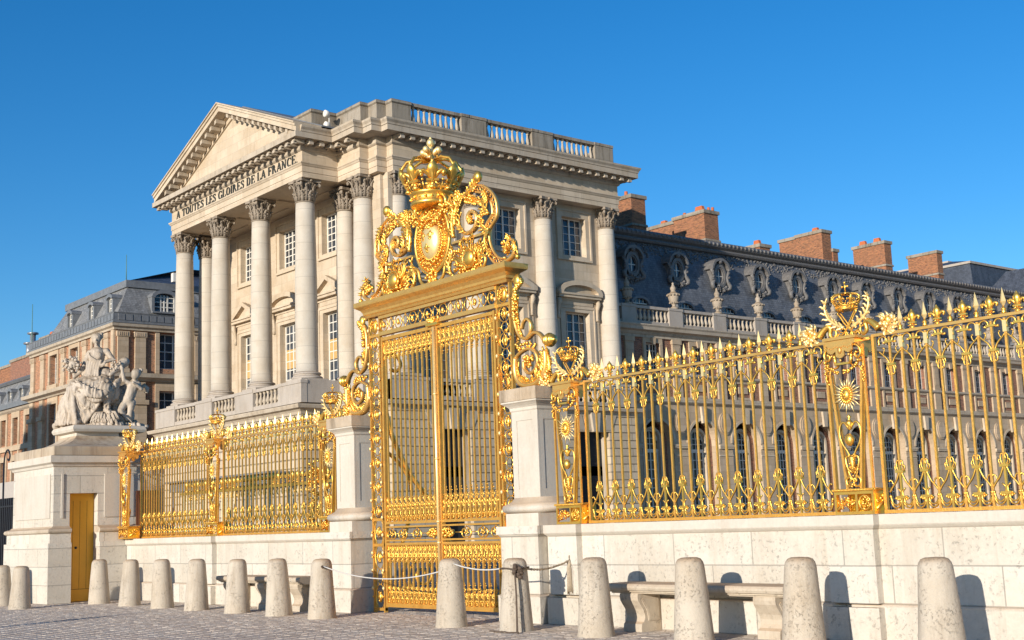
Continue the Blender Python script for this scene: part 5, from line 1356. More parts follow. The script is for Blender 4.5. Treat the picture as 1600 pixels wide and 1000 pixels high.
g=MB();g.box(-72.65,-58.95,34.87,37.4,20.2,20.6);g.box(-74.0,-57.5,36.5,37.6,20.15,20.9);g.box(-73.5,-55.5,37,53,20.3,22.6)
for x in (-68.4,-63.45): g.box(x-.55,x+.55,34.86,37.4,20.1,20.62)
g.build('portico_ceiling',M['plain'],pv,PB)
# pediment
XL,XR,XC,ZE,ZA=-74.6,-56.78,-65.69,22.52,26.08
g=MB();g.prism([(XL+1.2,22.6),(XR-1.2,22.6),(XC,25.8)],33.66,34.2,'y');g.build('tympanum',M['ash'],pv,PB)
g=MB()
def rake(t0,t1,y0,y1):
    ins=.006 if t0>-.3 else 1.2
    for s_ in (-1,1):
        xe=(XL if s_<0 else XR);xi=xe-s_*ins;zi=ZE+(ZA-ZE)*(ins/abs(xe-XC))
        g.prism([(xi,zi+t0),(xi,zi+t1),(XC,ZA+t1),(XC,ZA+t0)],y0,y1,'y')
rake(-.28,.0,32.74,34.3);rake(.0,.16,32.66,34.3);rake(.16,.24,32.58,34.3);rake(-.33,-.281,33.35,34.2);rake(-.62,-.331,33.56,34.2)
RC=g.build('raking_cornice',M['plain'],pv,PB)
for s_ in (-1,1):
    xe=XL if s_<0 else XR;L=abs(xe-XC)
    for k in range(1,14):
        t_=1-(k+.1)/14.3;x=XC+(xe-XC)*t_;z=ZA+(ZE-ZA)*t_-.54;sl=(ZE-ZA)/(xe-XC)
        if t_>.90: continue
        g=MB();g.prism([(x-.12,z-.0-.12*sl),(x+.12,z+.12*sl),(x+.12,z+.25+.12*sl),(x-.12,z+.25-.12*sl)],32.90,33.5,'y');g.build('modillion',M['trim'],RC,PB)
g=MB()
for s_ in (-1,1):
    xe=XL-.05 if s_<0 else XR+.05;g.prism([(xe,ZE+.2),(xe,ZE+.27),(XC,ZA+.31),(XC,ZA+.24)],34.31,37.5,'y')
g.prism([(XL+.1,22.6),(XR-.1,22.6),(XC,ZA+.2)],34.32,37.4,'y')
g.build('pediment_roof',M['lead'],pv,PB)
# parapet
PP=[(-62.5,34.42),(-58.0,34.42),(-58.0,36.02),(-55.6,36.02),(-55.6,36.52),(-54.80,36.52),(-54.80,37.12),(-54.22,37.12),(-54.22,38.35)]
g=MB();g.sweep(PP,[(-.5,22.66),(.06,22.66),(.06,22.95),(0,22.99),(0,23.86),(-.5,23.86)]);g.sweep(PP,[(-.55,23.86),(.0,23.86),(.05,23.90),(.09,23.93),(.09,24.05),(.04,24.10),(-.55,24.10)])
g.build('parapet',M['grey'],pv,PB);g=MB();g.box(-74,-54.25,53.42,53.48,22.7,24.0);g.box(-74,-54.6,53.0,53.415,22.7,24.0);g.build('rear_parapet',M['grey'],pv,PB)
runs=[('X',-54.22,a,b_) for a,b_ in ((38.42,41.75),(43.5,46.9),(48.5,51.9))]
sol=[('X',-54.22,a,b_) for a,b_ in ((41.75,42.3),(42.32,43.5),(46.9,47.35),(47.37,48.5),(51.9,52.3),(52.32,53.4))]
balustrade(pv,PB,runs,sol,22.66,24.1,24.08,.36,M['grey'],M['trim'],.345,.13,'roof_balustrade')
g=MB();g.box(-73.6,-54.7,38.0,53.3,22.6,22.79);g.box(-73.6,-58.2,35.2,38,22.6,22.78);g.build('roof',M['lead'],pv,PB)
# inscription
T='T';th='t'
GL={'A':(.78,[(.06,0,.39,1,.05),(.39,1,.70,0,.13),(.18,.36,.58,.36,.05)],[(0,.2,0),(.56,.84,0)]),
'T':(.74,[(.37,0,.37,1,.13),(.02,.97,.72,.97,.05),(.03,.78,.03,.97,.04),(.71,.78,.71,.97,.04)],[(.22,.52,0)]),
'O':(.80,[('o',.40,.5,.34,.5)],[]),
'U':(.76,[(.14,.25,.14,1,.13),(.62,.25,.62,1,.05),('u',.38,.28,.24,.28)],[(.02,.28,1),(.52,.72,1)]),
'E':(.66,[(.14,0,.14,1,.13),(.14,.03,.60,.03,.05),(.14,.97,.58,.97,.05),(.14,.52,.44,.52,.05),(.60,.03,.62,.25,.04),(.58,.78,.58,.97,.04),(.44,.42,.44,.62,.04)],[(.02,.2,0),(.02,.2,1)]),
'S':(.62,[('s',0,0,0,0)],[]),
'L':(.64,[(.14,0,.14,1,.13),(.14,.03,.60,.03,.05),(.60,.03,.62,.27,.04)],[(.02,.2,0),(.02,.27,1)]),
'G':(.82,[('g',.42,.5,.36,.5),(.70,.05,.70,.42,.13)],[(.58,.82,.42)]),
'I':(.34,[(.17,0,.17,1,.13)],[(.04,.30,0),(.04,.30,1)]),
'R':(.78,[(.14,0,.14,1,.13),('p',.14,.52,.44,1),(.40,.52,.70,0,.13)],[(.02,.27,0),(.02,.2,1),(.62,.80,0)]),
'D':(.80,[(.14,0,.14,1,.13),('p',.14,0,.66,1)],[(.02,.2,0),(.02,.2,1)]),
'F':(.62,[(.14,0,.14,1,.13),(.14,.97,.58,.97,.05),(.14,.52,.44,.52,.05),(.58,.78,.58,.97,.04),(.44,.42,.44,.62,.04)],[(.02,.27,0),(.02,.2,1)]),
'N':(.82,[(.14,0,.14,1,.05),(.66,0,.66,1,.05),(.12,1,.66,0,.14)],[(.02,.27,0),(.0,.2,1),(.55,.78,1)]),
'C':(.76,[('g',.42,.5,.36,.5)],[]),'.':(.3,[(.1,.06,.2,.06,.12)],[])}
def glyph(g,ch,x,z,h,w,y):
    W,st_,ser=GL[ch]
    def seg(x0,z0,x1,z1,t):
        t=t*1.25
        d=Vector((x1-x0,0,z1-z0));L=d.length or 1e-3
        if abs(x1-x0)<1e-6: off=(t/2,0)
        elif abs(z1-z0)<1e-6: off=(0,t/2)
        else: off=(t/2,0)
        P=[(x0-off[0],z0-off[1]),(x1-off[0],z1-off[1]),(x1+off[0],z1+off[1]),(x0+off[0],z0+off[1])]
        g.prism([(x+p[0]*w,z+p[1]*h) for p in P],y-.05,y,'y')
    def arcs(P,tk):
        for i in range(len(P)-1):
            a,b_=P[i],P[i+1];d=Vector((b_[0]-a[0],b_[1]-a[1])).normalized();n=(-d[1],d[0]);t=tk(i/(len(P)-1))/1.6
            t2=tk((i+1)/(len(P)-1))/1.6
            g.prism([(x+(p[0])*w,z+p[1]*h) for p in ((a[0]-n[0]*t,a[1]-n[1]*t),(b_[0]-n[0]*t2,b_[1]-n[1]*t2),(b_[0]+n[0]*t2,b_[1]+n[1]*t2),(a[0]+n[0]*t,a[1]+n[1]*t))],y-.05,y,'y')
    for s_ in st_:
        if s_[0]=='o': 
            _,cx,cz,rx,rz=s_;arcs([(cx+(rx-.05)*math.cos(a),cz+(rz-.03)*math.sin(a)) for a in [2*PI*i/16 for i in range(17)]],lambda t:.05+.09*abs(math.cos(2*PI*t)))
        elif s_[0]=='u': 
            _,cx,cz,rx,rz=s_;arcs([(cx+rx*math.cos(a),cz+(rz-.03)*math.sin(a)) for a in [PI+PI*i/8 for i in range(9)]],lambda t:.13-.08*t)
        elif s_[0]=='g':
            _,cx,cz,rx,rz=s_;arcs([(cx+(rx-.05)*math.cos(a),cz+(rz-.03)*math.sin(a)) for a in [R(50)+R(260)*i/14 for i in range(15)]],lambda t:.05+.09*math.sin(PI*t));seg(.70,.70,.70,.95,.05)
        elif s_[0]=='p':
            _,x0,z0,x1,z1=s_;r=(x1-x0);mz=(z0+z1)/2;arcs([(x0,z1-.03)]+[(x0+r*.35+r*.6*math.cos(a),mz+((z1-z0)/2-.03)*math.sin(a)) for a in [PI/2-PI*i/9 for i in range(10)]]+[(x0,z0+.03)],lambda t:.05+.08*math.sin(PI*t))
        elif s_[0]=='s':
            P=[(.52,.74),(.50,.88),(.38,.96),(.24,.95),(.13,.84),(.14,.68),(.26,.57),(.42,.46),(.52,.33),(.50,.15),(.38,.04),(.22,.03),(.11,.12),(.08,.27)];arcs(P,lambda t:.05+.10*math.exp(-((t-.5)/.22)**2));seg(.53,.70,.53,.97,.035);seg(.08,.03,.08,.30,.035)
        else: seg(*s_)
    for a,b_,zz in ser:
        zc=.025 if zz==0 else (.975 if zz==1 else zz);seg(a,zc,b_,zc,.05)
    return W
txt='A TOUTES LES GLOIRES DE LA FRANCE.'
tot=sum(.42 if c==' ' else GL[c][0]+.10 for c in txt)
INS=empty('inscription',(0,0,0));INS.parent=pv
X0,X1=-73.15,-58.05;ww=(X1-X0)/tot;x=X0;g=MB()
for c in txt:
    if c==' ': x+=.42*ww;continue
    g=MB();glyph(g,c,x,20.97,.49,ww,33.63-.002);x+=(GL[c][0]+.10)*ww;g.build('letter',M['letters'],INS,PB)
# lamps on the cornice
fl=empty('floodlight',(-58.5,35.4,22.7),0,'pair of small pale floodlights on the cornice beside the pediment','floodlight')
for i,(x,z) in enumerate(((0,.95),(.95,1.1),(0.0,.45),(.98,.45))):
    g=MB();g.lathe([(.05,-.2),(.16,-.12),(.20,.12),(.17,.14),(.0,.13)],(0,0,0),10);g.v=[(x+p[0],p[2]*-1-.3,z+p[1]) for p in g.v];g.tube([(x,-.15,0),(x,-.15,z)],.03,5);g.build('lamp_head',simple('lamp%d'%i,(.72,.68,.6),.5),fl)
g=MB()
for i in range(12): g.box(.3+random.uniform(-.4,.5),.7+random.uniform(-.3,.5),-.2,.1,.0,random.uniform(.15,.4))
g.build('bracket',M['black'],fl)
# ------------------------------------------------------------------ the long wing
random.seed(31)
WX=-55.65;WB=(-58,80,0);Y0W,Y1W=53.6,114
wg=empty('palace_wing',WB,0,'long brick and stone palace wing with arcade and slate roof behind the right fence','palace')
fm=FM('X',WX)
CB=[57.5+4.2*k for k in range(-1,14)];CP=[55.4+4.2*k for k in range(0,14)]
hw=1.42;zs=6.05
g=MB()
for c in CB:
    a,b_=max(Y0W,c-2.1),min(Y1W,c+2.1)
    if c-hw<Y0W: 
        fbox(g,fm,Y0W,b_,-.5,0,0,8.4);continue
    fbox(g,fm,a,c-hw,-.7,0,0,8.4);fbox(g,fm,c+hw,b_,-.7,0,0,8.4)
    A=[(c-hw*math.cos(t),zs+hw*math.sin(t)) for t in [PI*i/16 for i in range(17)]]
    for i in range(16):
        f=MB();f.prism([A[i],A[i+1],(A[i+1][0],8.4),(A[i][0],8.4)],-.7,0,'y');g.merge(f,fm)
g.build('arcade_wall',M['rubble'],wg,WB)
for c in CB[1:]:
    g=MB();q=MB()
    fbox(q,fm,c-hw-.05,c-.8,-.95,-.62,0,7.6);fbox(q,fm,c+.8,c+hw+.05,-.95,-.62,0,7.6)
    # archivolt, keystone, window surround
    for i in range(16):
        t0,t1=PI*i/16,PI*(i+1)/16
        f=MB();f.prism([(c-hw*math.cos(t0),zs+hw*math.sin(t0)),(c-hw*math.cos(t1),zs+hw*math.sin(t1)),(c-(hw+.18)*math.cos(t1),zs+(hw+.18)*math.sin(t1)),(c-(hw+.18)*math.cos(t0),zs+(hw+.18)*math.sin(t0))],.002,.05,'y');g.merge(f,fm)
        f=MB();r0,r1=.68,.86
        f.prism([(c-r0*math.cos(t0),6.2+r0*math.sin(t0)),(c-r0*math.cos(t1),6.2+r0*math.sin(t1)),(c-r1*math.cos(t1),6.2+r1*math.sin(t1)),(c-r1*math.cos(t0),6.2+r1*math.sin(t0))],-.95,-.5,'y');g.merge(f,fm)
    for s_ in (-1,1): fbox(g,fm,c+s_*.68,c+s_*.86,-.95,-.5,0,6.2)
    g.build('archivolt',M['plain'],wg,WB);q.build('brick_infill',M['brickwall'],wg,WB)
    g=MB();f=MB();f.prism([(c-.17,7.30),(c+.17,7.30),(c+.26,8.36),(c-.26,8.36)],.05,.22,'y');g.merge(f,fm);g.build('keystone',M['plain'],wg,WB)
for p in CP:
    g=MB();fbox(g,fm,p-.68,p+.68,.001,.12,5.68,5.80);fbox(g,fm,p-.72,p+.72,.001,.16,5.80,5.93);fbox(g,fm,p-.68,p+.68,.001,.05,5.2,5.28);g.build('impost',M['plain'],wg,WB)
for p in CP:
    g=MB();f=MB();f.prism([(p+.60*math.cos(2*PI*i/24),7.33+.74*math.sin(2*PI*i/24)) for i in range(24)],.0,.10,'y');f.prism([(p+.48*math.cos(2*PI*i/24),7.33+.62*math.sin(2*PI*i/24)) for i in range(24)],.10,.15,'y');g.merge(f,fm);g.build('medallion',M['rubble'],wg,WB)
for c in CB[1:]:
    w_=window(wg,WB,fm,c,.68,.4,5.55,4,9,-.72,name='arched_window',mullion=.07,glassmat=M['glassdark'],fw=.09,mw=.05)
    g=MB();fbox(g,fm,c-.68,c+.68,-.80,-.70,5.55,5.67)
    for i in range(8):
        t0,t1=PI*i/8,PI*(i+1)/8;f=MB();f.prism([(c-.68*math.cos(t0),6.2+.68*math.sin(t0)),(c-.68*math.cos(t1),6.2+.68*math.sin(t1)),(c-.61*math.cos(t1),6.2+.61*math.sin(t1)),(c-.61*math.cos(t0),6.2+.61*math.sin(t0))],-.78,-.72,'y');g.merge(f,fm)
    for u in (-.34,0,.34): fbox(g,fm,c+u-.02,c+u+.02,-.77,-.73,5.67,6.85-abs(u)*.4)
    for z in (6.0,6.35): fbox(g,fm,c-.6,c+.6,-.77,-.735,z-.02,z+.02)
    g.build('fanlight',M['frame'],w_,WB)
    g=MB();f=MB();f.prism([(c-.66,5.6)]+[(c-.66*math.cos(t),6.2+.66*math.sin(t)) for t in [PI*i/12 for i in range(13)]]+[(c+.66,5.6)],-.84,-.80,'y');g.merge(f,fm);g.build('arch_pane',M['glassdark'],w_,WB)
g=MB();g.box(WX-1.6,WX-1.2,Y0W,Y1W,0,8.3);g.build('core',M['dark'],wg,WB)
P2=[(WX,Y0W),(WX,Y1W)]
g=MB();g.sweep(P2,[(-.9,8.4),(.0,8.4),(.05,8.46),(.18,8.54),(.24,8.60),(.24,8.72),(.06,8.76),(.06,8.92),(-.9,8.92)]);g.sweep(P2,[(-.9,10.16),(.0,10.16),(.08,10.22),(.14,10.28),(.14,10.40),(-.9,10.40)])
g.build('string_course',M['trim'],wg,WB)
# first floor
g=MB();q=MB()
hol=[(c-.62,c+.62,10.45,12.3) for c in CB]
wallface(q,FM('X',WX-.08),Y0W,Y1W,8.92,12.6,[(h[0],h[1],h[2],12.3) for h in hol],.5)
q.build('brick_wall',M['brickwall'],wg,WB)
fw=FM('X',WX-.08)
for c in CB:
    g=MB()
    for s_ in (-1,1): fbox(g,fw,c+s_*.62,c+s_*.86,.002,.10,10.40,12.6)
    fbox(g,fw,c-.62,c+.62,.002,.10,12.3,12.6);f=MB();f.prism([(c-.13,12.2),(c+.13,12.2),(c+.2,12.62),(c-.2,12.62)],.1,.2,'y');g.merge(f,fw)
    for s_ in (-1,1): fbox(g,fw,c+s_*.72,c+s_*.92,.002,.10,8.92,10.16)
    fbox(g,fw,c-.45,c+.45,.002,.08,9.35,9.80);fbox(g,fw,c-.72,c+.72,.002,.05,8.95,9.1);fbox(g,fw,c-.72,c+.72,.002,.05,10.0,10.15);g.build('window_surround',M['rubble'],wg,WB)
for p in CP:
    g=MB()
    fbox(g,fw,p-.36,p+.36,.002,.14,10.40,12.30);fbox(g,fw,p-.42,p+.42,.002,.20,12.30,12.6);fbox(g,fw,p-.42,p+.42,.002,.18,10.40,10.62)
    fbox(g,fw,p-.40,p+.40,.002,.14,8.92,10.16);fbox(g,fw,p-.25,p+.25,.141,.16,10.8,12.1);g.build('pilaster',M['rubble'],wg,WB)
for c in CB: window(wg,WB,fw,c,.62,10.45,12.3,4,4,-.25,fw=.08,mw=.04,glassmat=M['glassdark'])
g=MB();g.sweep(P2,[(-.9,12.6),(.06,12.6),(.06,12.75),(.14,12.82),(.2,12.95),(.48,13.02),(.52,13.20),(.6,13.30),(.6,13.36),(-1.4,13.42)]);g.box(WX-1.3,WX-.6,Y0W,Y1W,8.4,13.3);g.build('cornice',M['trim'],wg,WB)
runs=[];sol=[]
e=[Y0W]+CP+[Y1W]
for i in range(len(CP)-1): runs.append(('X',WX+.12,CP[i]+.62,CP[i+1]-.62))
runs.append(('X',WX+.12,Y0W,CP[0]-.62));runs.append(('X',WX+.12,CP[-1]+.62,Y1W))
sol=[('X',WX+.14,p-.62,p+.62) for p in CP]
balustrade(wg,WB,runs,sol,13.40,14.6,14.6,.34,M['pod'],M['trim'],.37,.14,'roof_balustrade')
# roof
g=MB()
RP=[(WX-.95,13.4),(WX-1.05,14.2),(WX-1.35,15.8),(WX-1.75,17.4),(WX-2.25,18.8),(WX-2.6,19.5),(WX-2.6,19.3),(WX-9,19.3),(WX-9,13.4)]
g.prism(RP,Y0W,Y1W,'y');g.build('slate_roof',M['slate'],wg,WB)
g=MB()
def RZ(z):  # roof surface x at z
    P=RP[:6]
    for i in range(5):
        if P[i][1]<=z<=P[i+1][1]: t_=(z-P[i][1])/(P[i+1][1]-P[i][1]);return P[i][0]+(P[i+1][0]-P[i][0])*t_
    return P[5][0]
g.prism([(WX-2.60,19.45),(WX-2.36,19.5),(WX-2.28,19.62),(WX-2.36,19.74),(WX-2.45,19.80),(WX-2.25,19.92),(WX-2.18,20.08),(WX-2.28,20.26),(WX-2.5,20.34),(WX-9,20.5),(WX-9,19.3),(WX-2.6,19.3)],Y0W,Y1W,'y')
y=Y0W+.2
while y<Y1W: g.ball((WX-2.22,y,20.1),(.10,.13,.14),5,4);y+=.42
g.build('lead_ridge_roll',M['leaddark'],wg,WB)
g=MB();y=Y0W
while y<Y1W:
    for k in range(7):
        z=19.40-random.random()**1.3*.75;g.ball((RZ(z)+.04,y+random.uniform(0,.45),z),(.06,random.uniform(.05,.12),random.uniform(.04,.10)),5,3)
    y+=.45
for p in [55.4+2.1*k for k in range(29)]:
    for k in range(8): z=19.2-k*.11;g.ball((RZ(z)+.05,p+random.uniform(-.12,.12),z),(.07,.10,.07),5,3)
g.build('lead_frieze',M['leaddark'],wg,WB)
# dormers
def oculus():
    g=MB();o=empty('oculus_dormer',(0,0,0))
    # local: x outward, y along, z; oval centre at (0,0,0)
    n=20
    for (ra,rb,x0,x1) in ((.62,.84,-.1,.10),(.50,.70,-.2,.04)):
        for i in range(n):
            a,b_=2*PI*i/n,2*PI*(i+1)/n;k=.74
            f=MB();f.prism([(ra*k*math.cos(a),ra*math.sin(a)),(ra*k*math.cos(b_),ra*math.sin(b_)),(rb*k*math.cos(b_),rb*math.sin(b_)),(rb*k*math.cos(a),rb*math.sin(a))],-x1,-x0,'y');g.merge(f,lambda p:(-p[1],p[0],p[2]))
    for i in range(12):
        a=PI*(.02+.96*i/12);b_=PI*(.02+.96*(i+1)/12)
        f=MB();f.prism([(.78*math.cos(a),.35+.70*math.sin(a)),(.78*math.cos(b_),.35+.70*math.sin(b_)),(.92*math.cos(b_),.38+.84*math.sin(b_)),(.92*math.cos(a),.38+.84*math.sin(a))],-1.3,.26,'y');g.merge(f,lambda p:(p[1],p[0],p[2]))
    for s_ in (-1,1):
        g.tube([(.08,s_*.92,.42),(.10,s_*.78,.2),(.08,s_*.66,-.1),(.1,s_*.70,-.4),(.12,s_*.90,-.62),(.12,s_*.86,-.84),(.1,s_*.6,-.92)],[.10,.12,.10,.12,.17,.15,.08],6)
        g.box(-1.6,.0,s_*.60-.08,s_*.60+.08,-.9,.6)
        for k in range(7): g.ball((.15,s_*(.80-.05*math.sin(k)),-.0+random.uniform(-.5,.45)),.09,5,4)
    g.box(-1.2,.04,-.6,.6,-.98,-.72);g.box(-1.6,.0,-.62,.62,.62,.95)
    g.ball((.14,0,1.0),(.14,.22,.2),7,5)
    for k in range(24): g.ball((.10,random.uniform(-.65,.65),-.86+random.uniform(-.22,.16)),random.uniform(.06,.12),5,4)
    for k in range(10): g.ball((.06-.02*k,random.uniform(-.3,.3)*(1-k/12),-1.05-.05*k),.08,5,4)
    fr=g.build('carved_frame',M['leaddark'],o)
    g=MB();f=MB();f.prism([(.38*math.cos(2*PI*i/16),.54*math.sin(2*PI*i/16)) for i in range(16)],-.14,-.10,'y');g.merge(f,lambda p:(p[1],p[0],p[2]));g.build('pane',M['glass'],o)
    g=MB();g.box(-.10,-.06,-.025,.025,-.52,.52);g.box(-.10,-.065,-.37,.37,-.03,.02);g.build('glazing_bar',M['frame'],o)
    return o
def lowdormer():
    o=empty('low_dormer',(0,0,0));g=MB()
    for i in range(10):
        a=PI*i/10;b_=PI*(i+1)/10
        f=MB();f.prism([(.68*math.cos(a),.34*math.sin(a)),(.68*math.cos(b_),.34*math.sin(b_)),(.86*math.cos(b_),.50*math.sin(b_)),(.86*math.cos(a),.50*math.sin(a))],-1.0,.14,'y');g.merge(f,lambda p:(p[1],p[0],p[2]))
    g.build('lead_hood',M['lead'],o)
    g=MB();f=MB();f.prism([(.68*math.cos(PI*i/10),.34*math.sin(PI*i/10)) for i in range(11)],-.1,-.05,'y');g.merge(f,lambda p:(p[1],p[0],p[2]));g.build('pane',M['glass'],o)
    g=MB();g.box(-.05,-.01,-.66,.66,-.02,.05);g.box(-.05,-.01,-.02,.02,0,.33);g.box(-.05,-.01,-.35,-.31,0,.28);g.box(-.05,-.01,.31,.35,0,.28);g.build('glazing_bar',M['frame'],o)
    return o
od=None;ld=None
for c in CB[1:-1]:
    for kind in 'ol':
        if kind=='o':
            if od is None: od=oculus();o=od
            else: o=dup(od)
            o.location=(WX-1.45-WB[0],c-WB[1],17.62)
        else:
            if ld is None: ld=lowdormer();o=ld
            else: o=dup(ld)
            o.location=(WX-.95-WB[0],c-WB[1],14.95)
        o.parent=wg
# chimneys
def chimney(blocks,bands,pots,par=wg,base=WB,mat='brick'):
    g=MB()
    for x0,x1,y0,y1,z0,z1 in blocks: g.box(x0,x1,y0,y1,z0,z1)
    c=g.build('chimney',M[mat],par,base)
    for x0,x1,y0,y1,z0,z1 in blocks:
        q=MB();q.sweep(sqp(x0,x1,y0,y1),[(-.3,z1-.0),(.08,z1),(.10,z1+.03),(.10,z1+.26),(-.3,z1+.26)],0,True)
        q.box(x0+.25,x1-.25,y0+.25,y1-.25,z1+.01,z1+.255);q.build('chimney_cap',M['grey'],c,base)
        for z in bands:
            if z0<z<z1: q=MB();q.sweep(sqp(x0,x1,y0,y1),[(-.02,z),(.07,z),(.09,z+.04),(.07,z+.16),(-.02,z+.2)],0,True);q.build('stone_band',M['grey'],c,base)
    p=MB()
    for x,y,z,w_,h in pots: p.lathe([(w_,0),(w_*.85,h),(w_*.6,h),(w_*.6,h-.05)],(x,y,z),10) if w_<.2 else p.prism([(x-w_,z),(x+w_,z),(x+w_*.7,z+h),(x-w_*.7,z+h)],y-.14,y+.14,'y')
    if pots: p.build('chimney_pot',M['pot'],c,base)
chimney([(-64.5,-60.1,60.75,62.1,19.6,23.15)],[21.2],[(-61.2,61.4,23.4,.14,.5)])
chimney([(-63.1,-60.1,68.1,69.6,19.6,23.0),(-66.2,-63.12,68.3,69.4,19.6,22.85)],[20.95],[(-60.9,68.6,23.25,.42,.45),(-60.6,69.2,23.25,.12,.4),(-60.3,69.3,23.25,.12,.35),(-62.6,68.8,23.25,.14,.35),(-64.6,68.7,23.1,.3,.3)])
chimney([(-61.3,-60.1,74.1,75.3,19.6,21.15),(-62.9,-61.32,74.2,75.1,19.6,21.1)],[],[(-60.7,74.6,21.4,.3,.4)])
chimney([(-62.6,-60.1,81.8,82.95,19.6,23.15),(-64.4,-62.62,81.9,82.8,19.6,23.1),(-60.9,-60.0,82.97,83.6,19.6,21.7)],[20.6],[(-61.0,82.3,23.4,.3,.35)])
chimney([(-63.2,-60.1,90.2,91.15,19.6,23.2)],[21.3],[(-61.0,90.6,23.45,.34,.4),(-62.4,90.6,23.45,.34,.4)])
chimney([(-63.0,-60.1,97.95,98.75,19.6,23.2)],[21.3],[])
# urns
g=MB();g.lathe([(.30,0),(.30,.08),(.2,.12),(.11,.22),(.13,.30),(.20,.36),(.30,.55),(.36,.80),(.33,.86),(.42,.95),(.42,1.0),(.28,1.04),(.20,1.12),(.14,1.2),(.18,1.28),(.20,1.38),(.12,1.5),(.06,1.62),(.08,1.70),(0,1.78)],(0,0,0),12)
for k in range(12): a=2*PI*k/12;g.ball((.40*math.cos(a),.40*math.sin(a),.92),.07,5,4);g.ball((.26*math.cos(a),.26*math.sin(a),.42),.06,5,4)
u0=None;ords=['behind the large column','first','second','third','fourth','fifth','sixth','seventh','eighth','ninth','tenth','eleventh','twelfth','thirteenth']
UL=['stone urn on the wing balustrade in shadow, nearest to the pavilion','stone urn in shadow on the wing balustrade, second from the pavilion','sunlit stone urn on the balustrade, third from the pavilion','sunlit stone urn on the balustrade, fourth from the pavilion','sunlit stone urn on the balustrade, fifth from the pavilion','sunlit stone urn on the balustrade, just left of the large gilded post crown','stone urn on the balustrade just behind the crown of the large gilded post']
for i,p in enumerate(CP[:13]):
    if u0 is None: o=u0=g.build('urn',M['urn'])
    else: o=u0.copy();COL.objects.link(o)
    o.location=(WX-.05,p+.1,14.61);o.rotation_euler=(0,0,i*.3)
    tag(o,UL[i] if i<len(UL) else 'distant stone urn on the wing balustrade, %s from the pavilion'%['first','second','third','fourth','fifth','sixth','seventh','eighth','ninth','tenth','eleventh','twelfth','thirteenth'][i],'urn','stone urns on the wing balustrade')
# ------------------------------------------------------------------ far roofs behind the wing
fb=(-76,128,0)
t=empty('palace_block',fb,0,'far palace block with dark hipped slate roof rising behind the chimneys at right','palace')
g=MB()
x0,x1,y0,y1=-110,-69.9,120,160;zb,zm,zt=17,26.3,27.9
def frus(g,a,b_,z0,z1):
    vs=[(a[0],a[2],z0),(a[1],a[2],z0),(a[1],a[3],z0),(a[0],a[3],z0),(b_[0],b_[2],z1),(b_[1],b_[2],z1),(b_[1],b_[3],z1),(b_[0],b_[3],z1)]
    g.add(vs,[(0,3,2,1),(4,5,6,7),(0,1,5,4),(1,2,6,5),(2,3,7,6),(3,0,4,7)])
frus(g,(x0-1.5,x1+1.5,y0-1.5,y1+1.5),(x0,x1,y0,y1),zb,zm);frus(g,(x0,x1,y0,y1),(x0+5,x1-5,y0+5,y1-5),zm+.25,zt)
g.build('roof',M['slatedark'],t,fb)
g=MB();g.box(x0-.15,x1+.15,y0-.15,y1+.15,zm,zm+.25);g.box(-86,-76,126,136,zt-.4,zt+.4);g.box(-72.5,-71.5,150,152,26,28.2);g.build('roof_curb',M['pod'],t,fb)
g=MB();g.box(x0-1,x1+1,y0-1,y1+1,0,zb);g.build('wall',M['rubble'],t,fb)
fb=(-62,125,0)
t=empty('palace_court_front',fb,0,'brick palace front with gilded roof ridge, just visible at the right edge','palace')
g=MB();g.box(-67.6,-40,120.5,122,0,17.0);g.build('wall',M['brickwall'],t,fb)
g=MB();g.prism([(120.2,17),(121.4,21.3),(127,21.6),(127,17)],-67.6,-40,'x');g.build('roof',M['slatedark'],t,fb)
g=MB();g.sweep([(-67.9,121.0),(-40,121.0)],[(-.4,21.3),(.3,21.3),(.4,21.5),(.25,21.8),(.35,22.2),(.3,22.5),(-.4,22.6)])
x=-67.8
while x<-60: 
    for k in range(5): g.ball((x+random.uniform(0,.5),120.65,random.uniform(21.4,22.6)),random.uniform(.12,.26),6,4)
    x+=.45
for k in range(30): g.ball((random.choice((-67.8,-64.3))+random.uniform(-.5,.5),120.7,random.uniform(19.8,21.6)),random.uniform(.12,.25),6,4)
g.build('gilded_ridge',M['gold'],t,fb)
g=MB();frus(g,(-68.9,-60.5,119.3,127),(-66.8,-62.0,121.4,125),22.0,25.0);g.build('dormer_roof',M['slatedark'],t,fb)
# ------------------------------------------------------------------ building at left
lb=(-100,45,0);LX,LY=-91.4,37.16
t=empty('ministers_house',lb,0,'brick and stone building with grey mansard roof behind the statue','palace')
fy=FM('Y',LY);fx=FM('X',LX)
WY=[-104.15,-99.55,-94.95];LW=[-104.15,-99.55,-94.95]
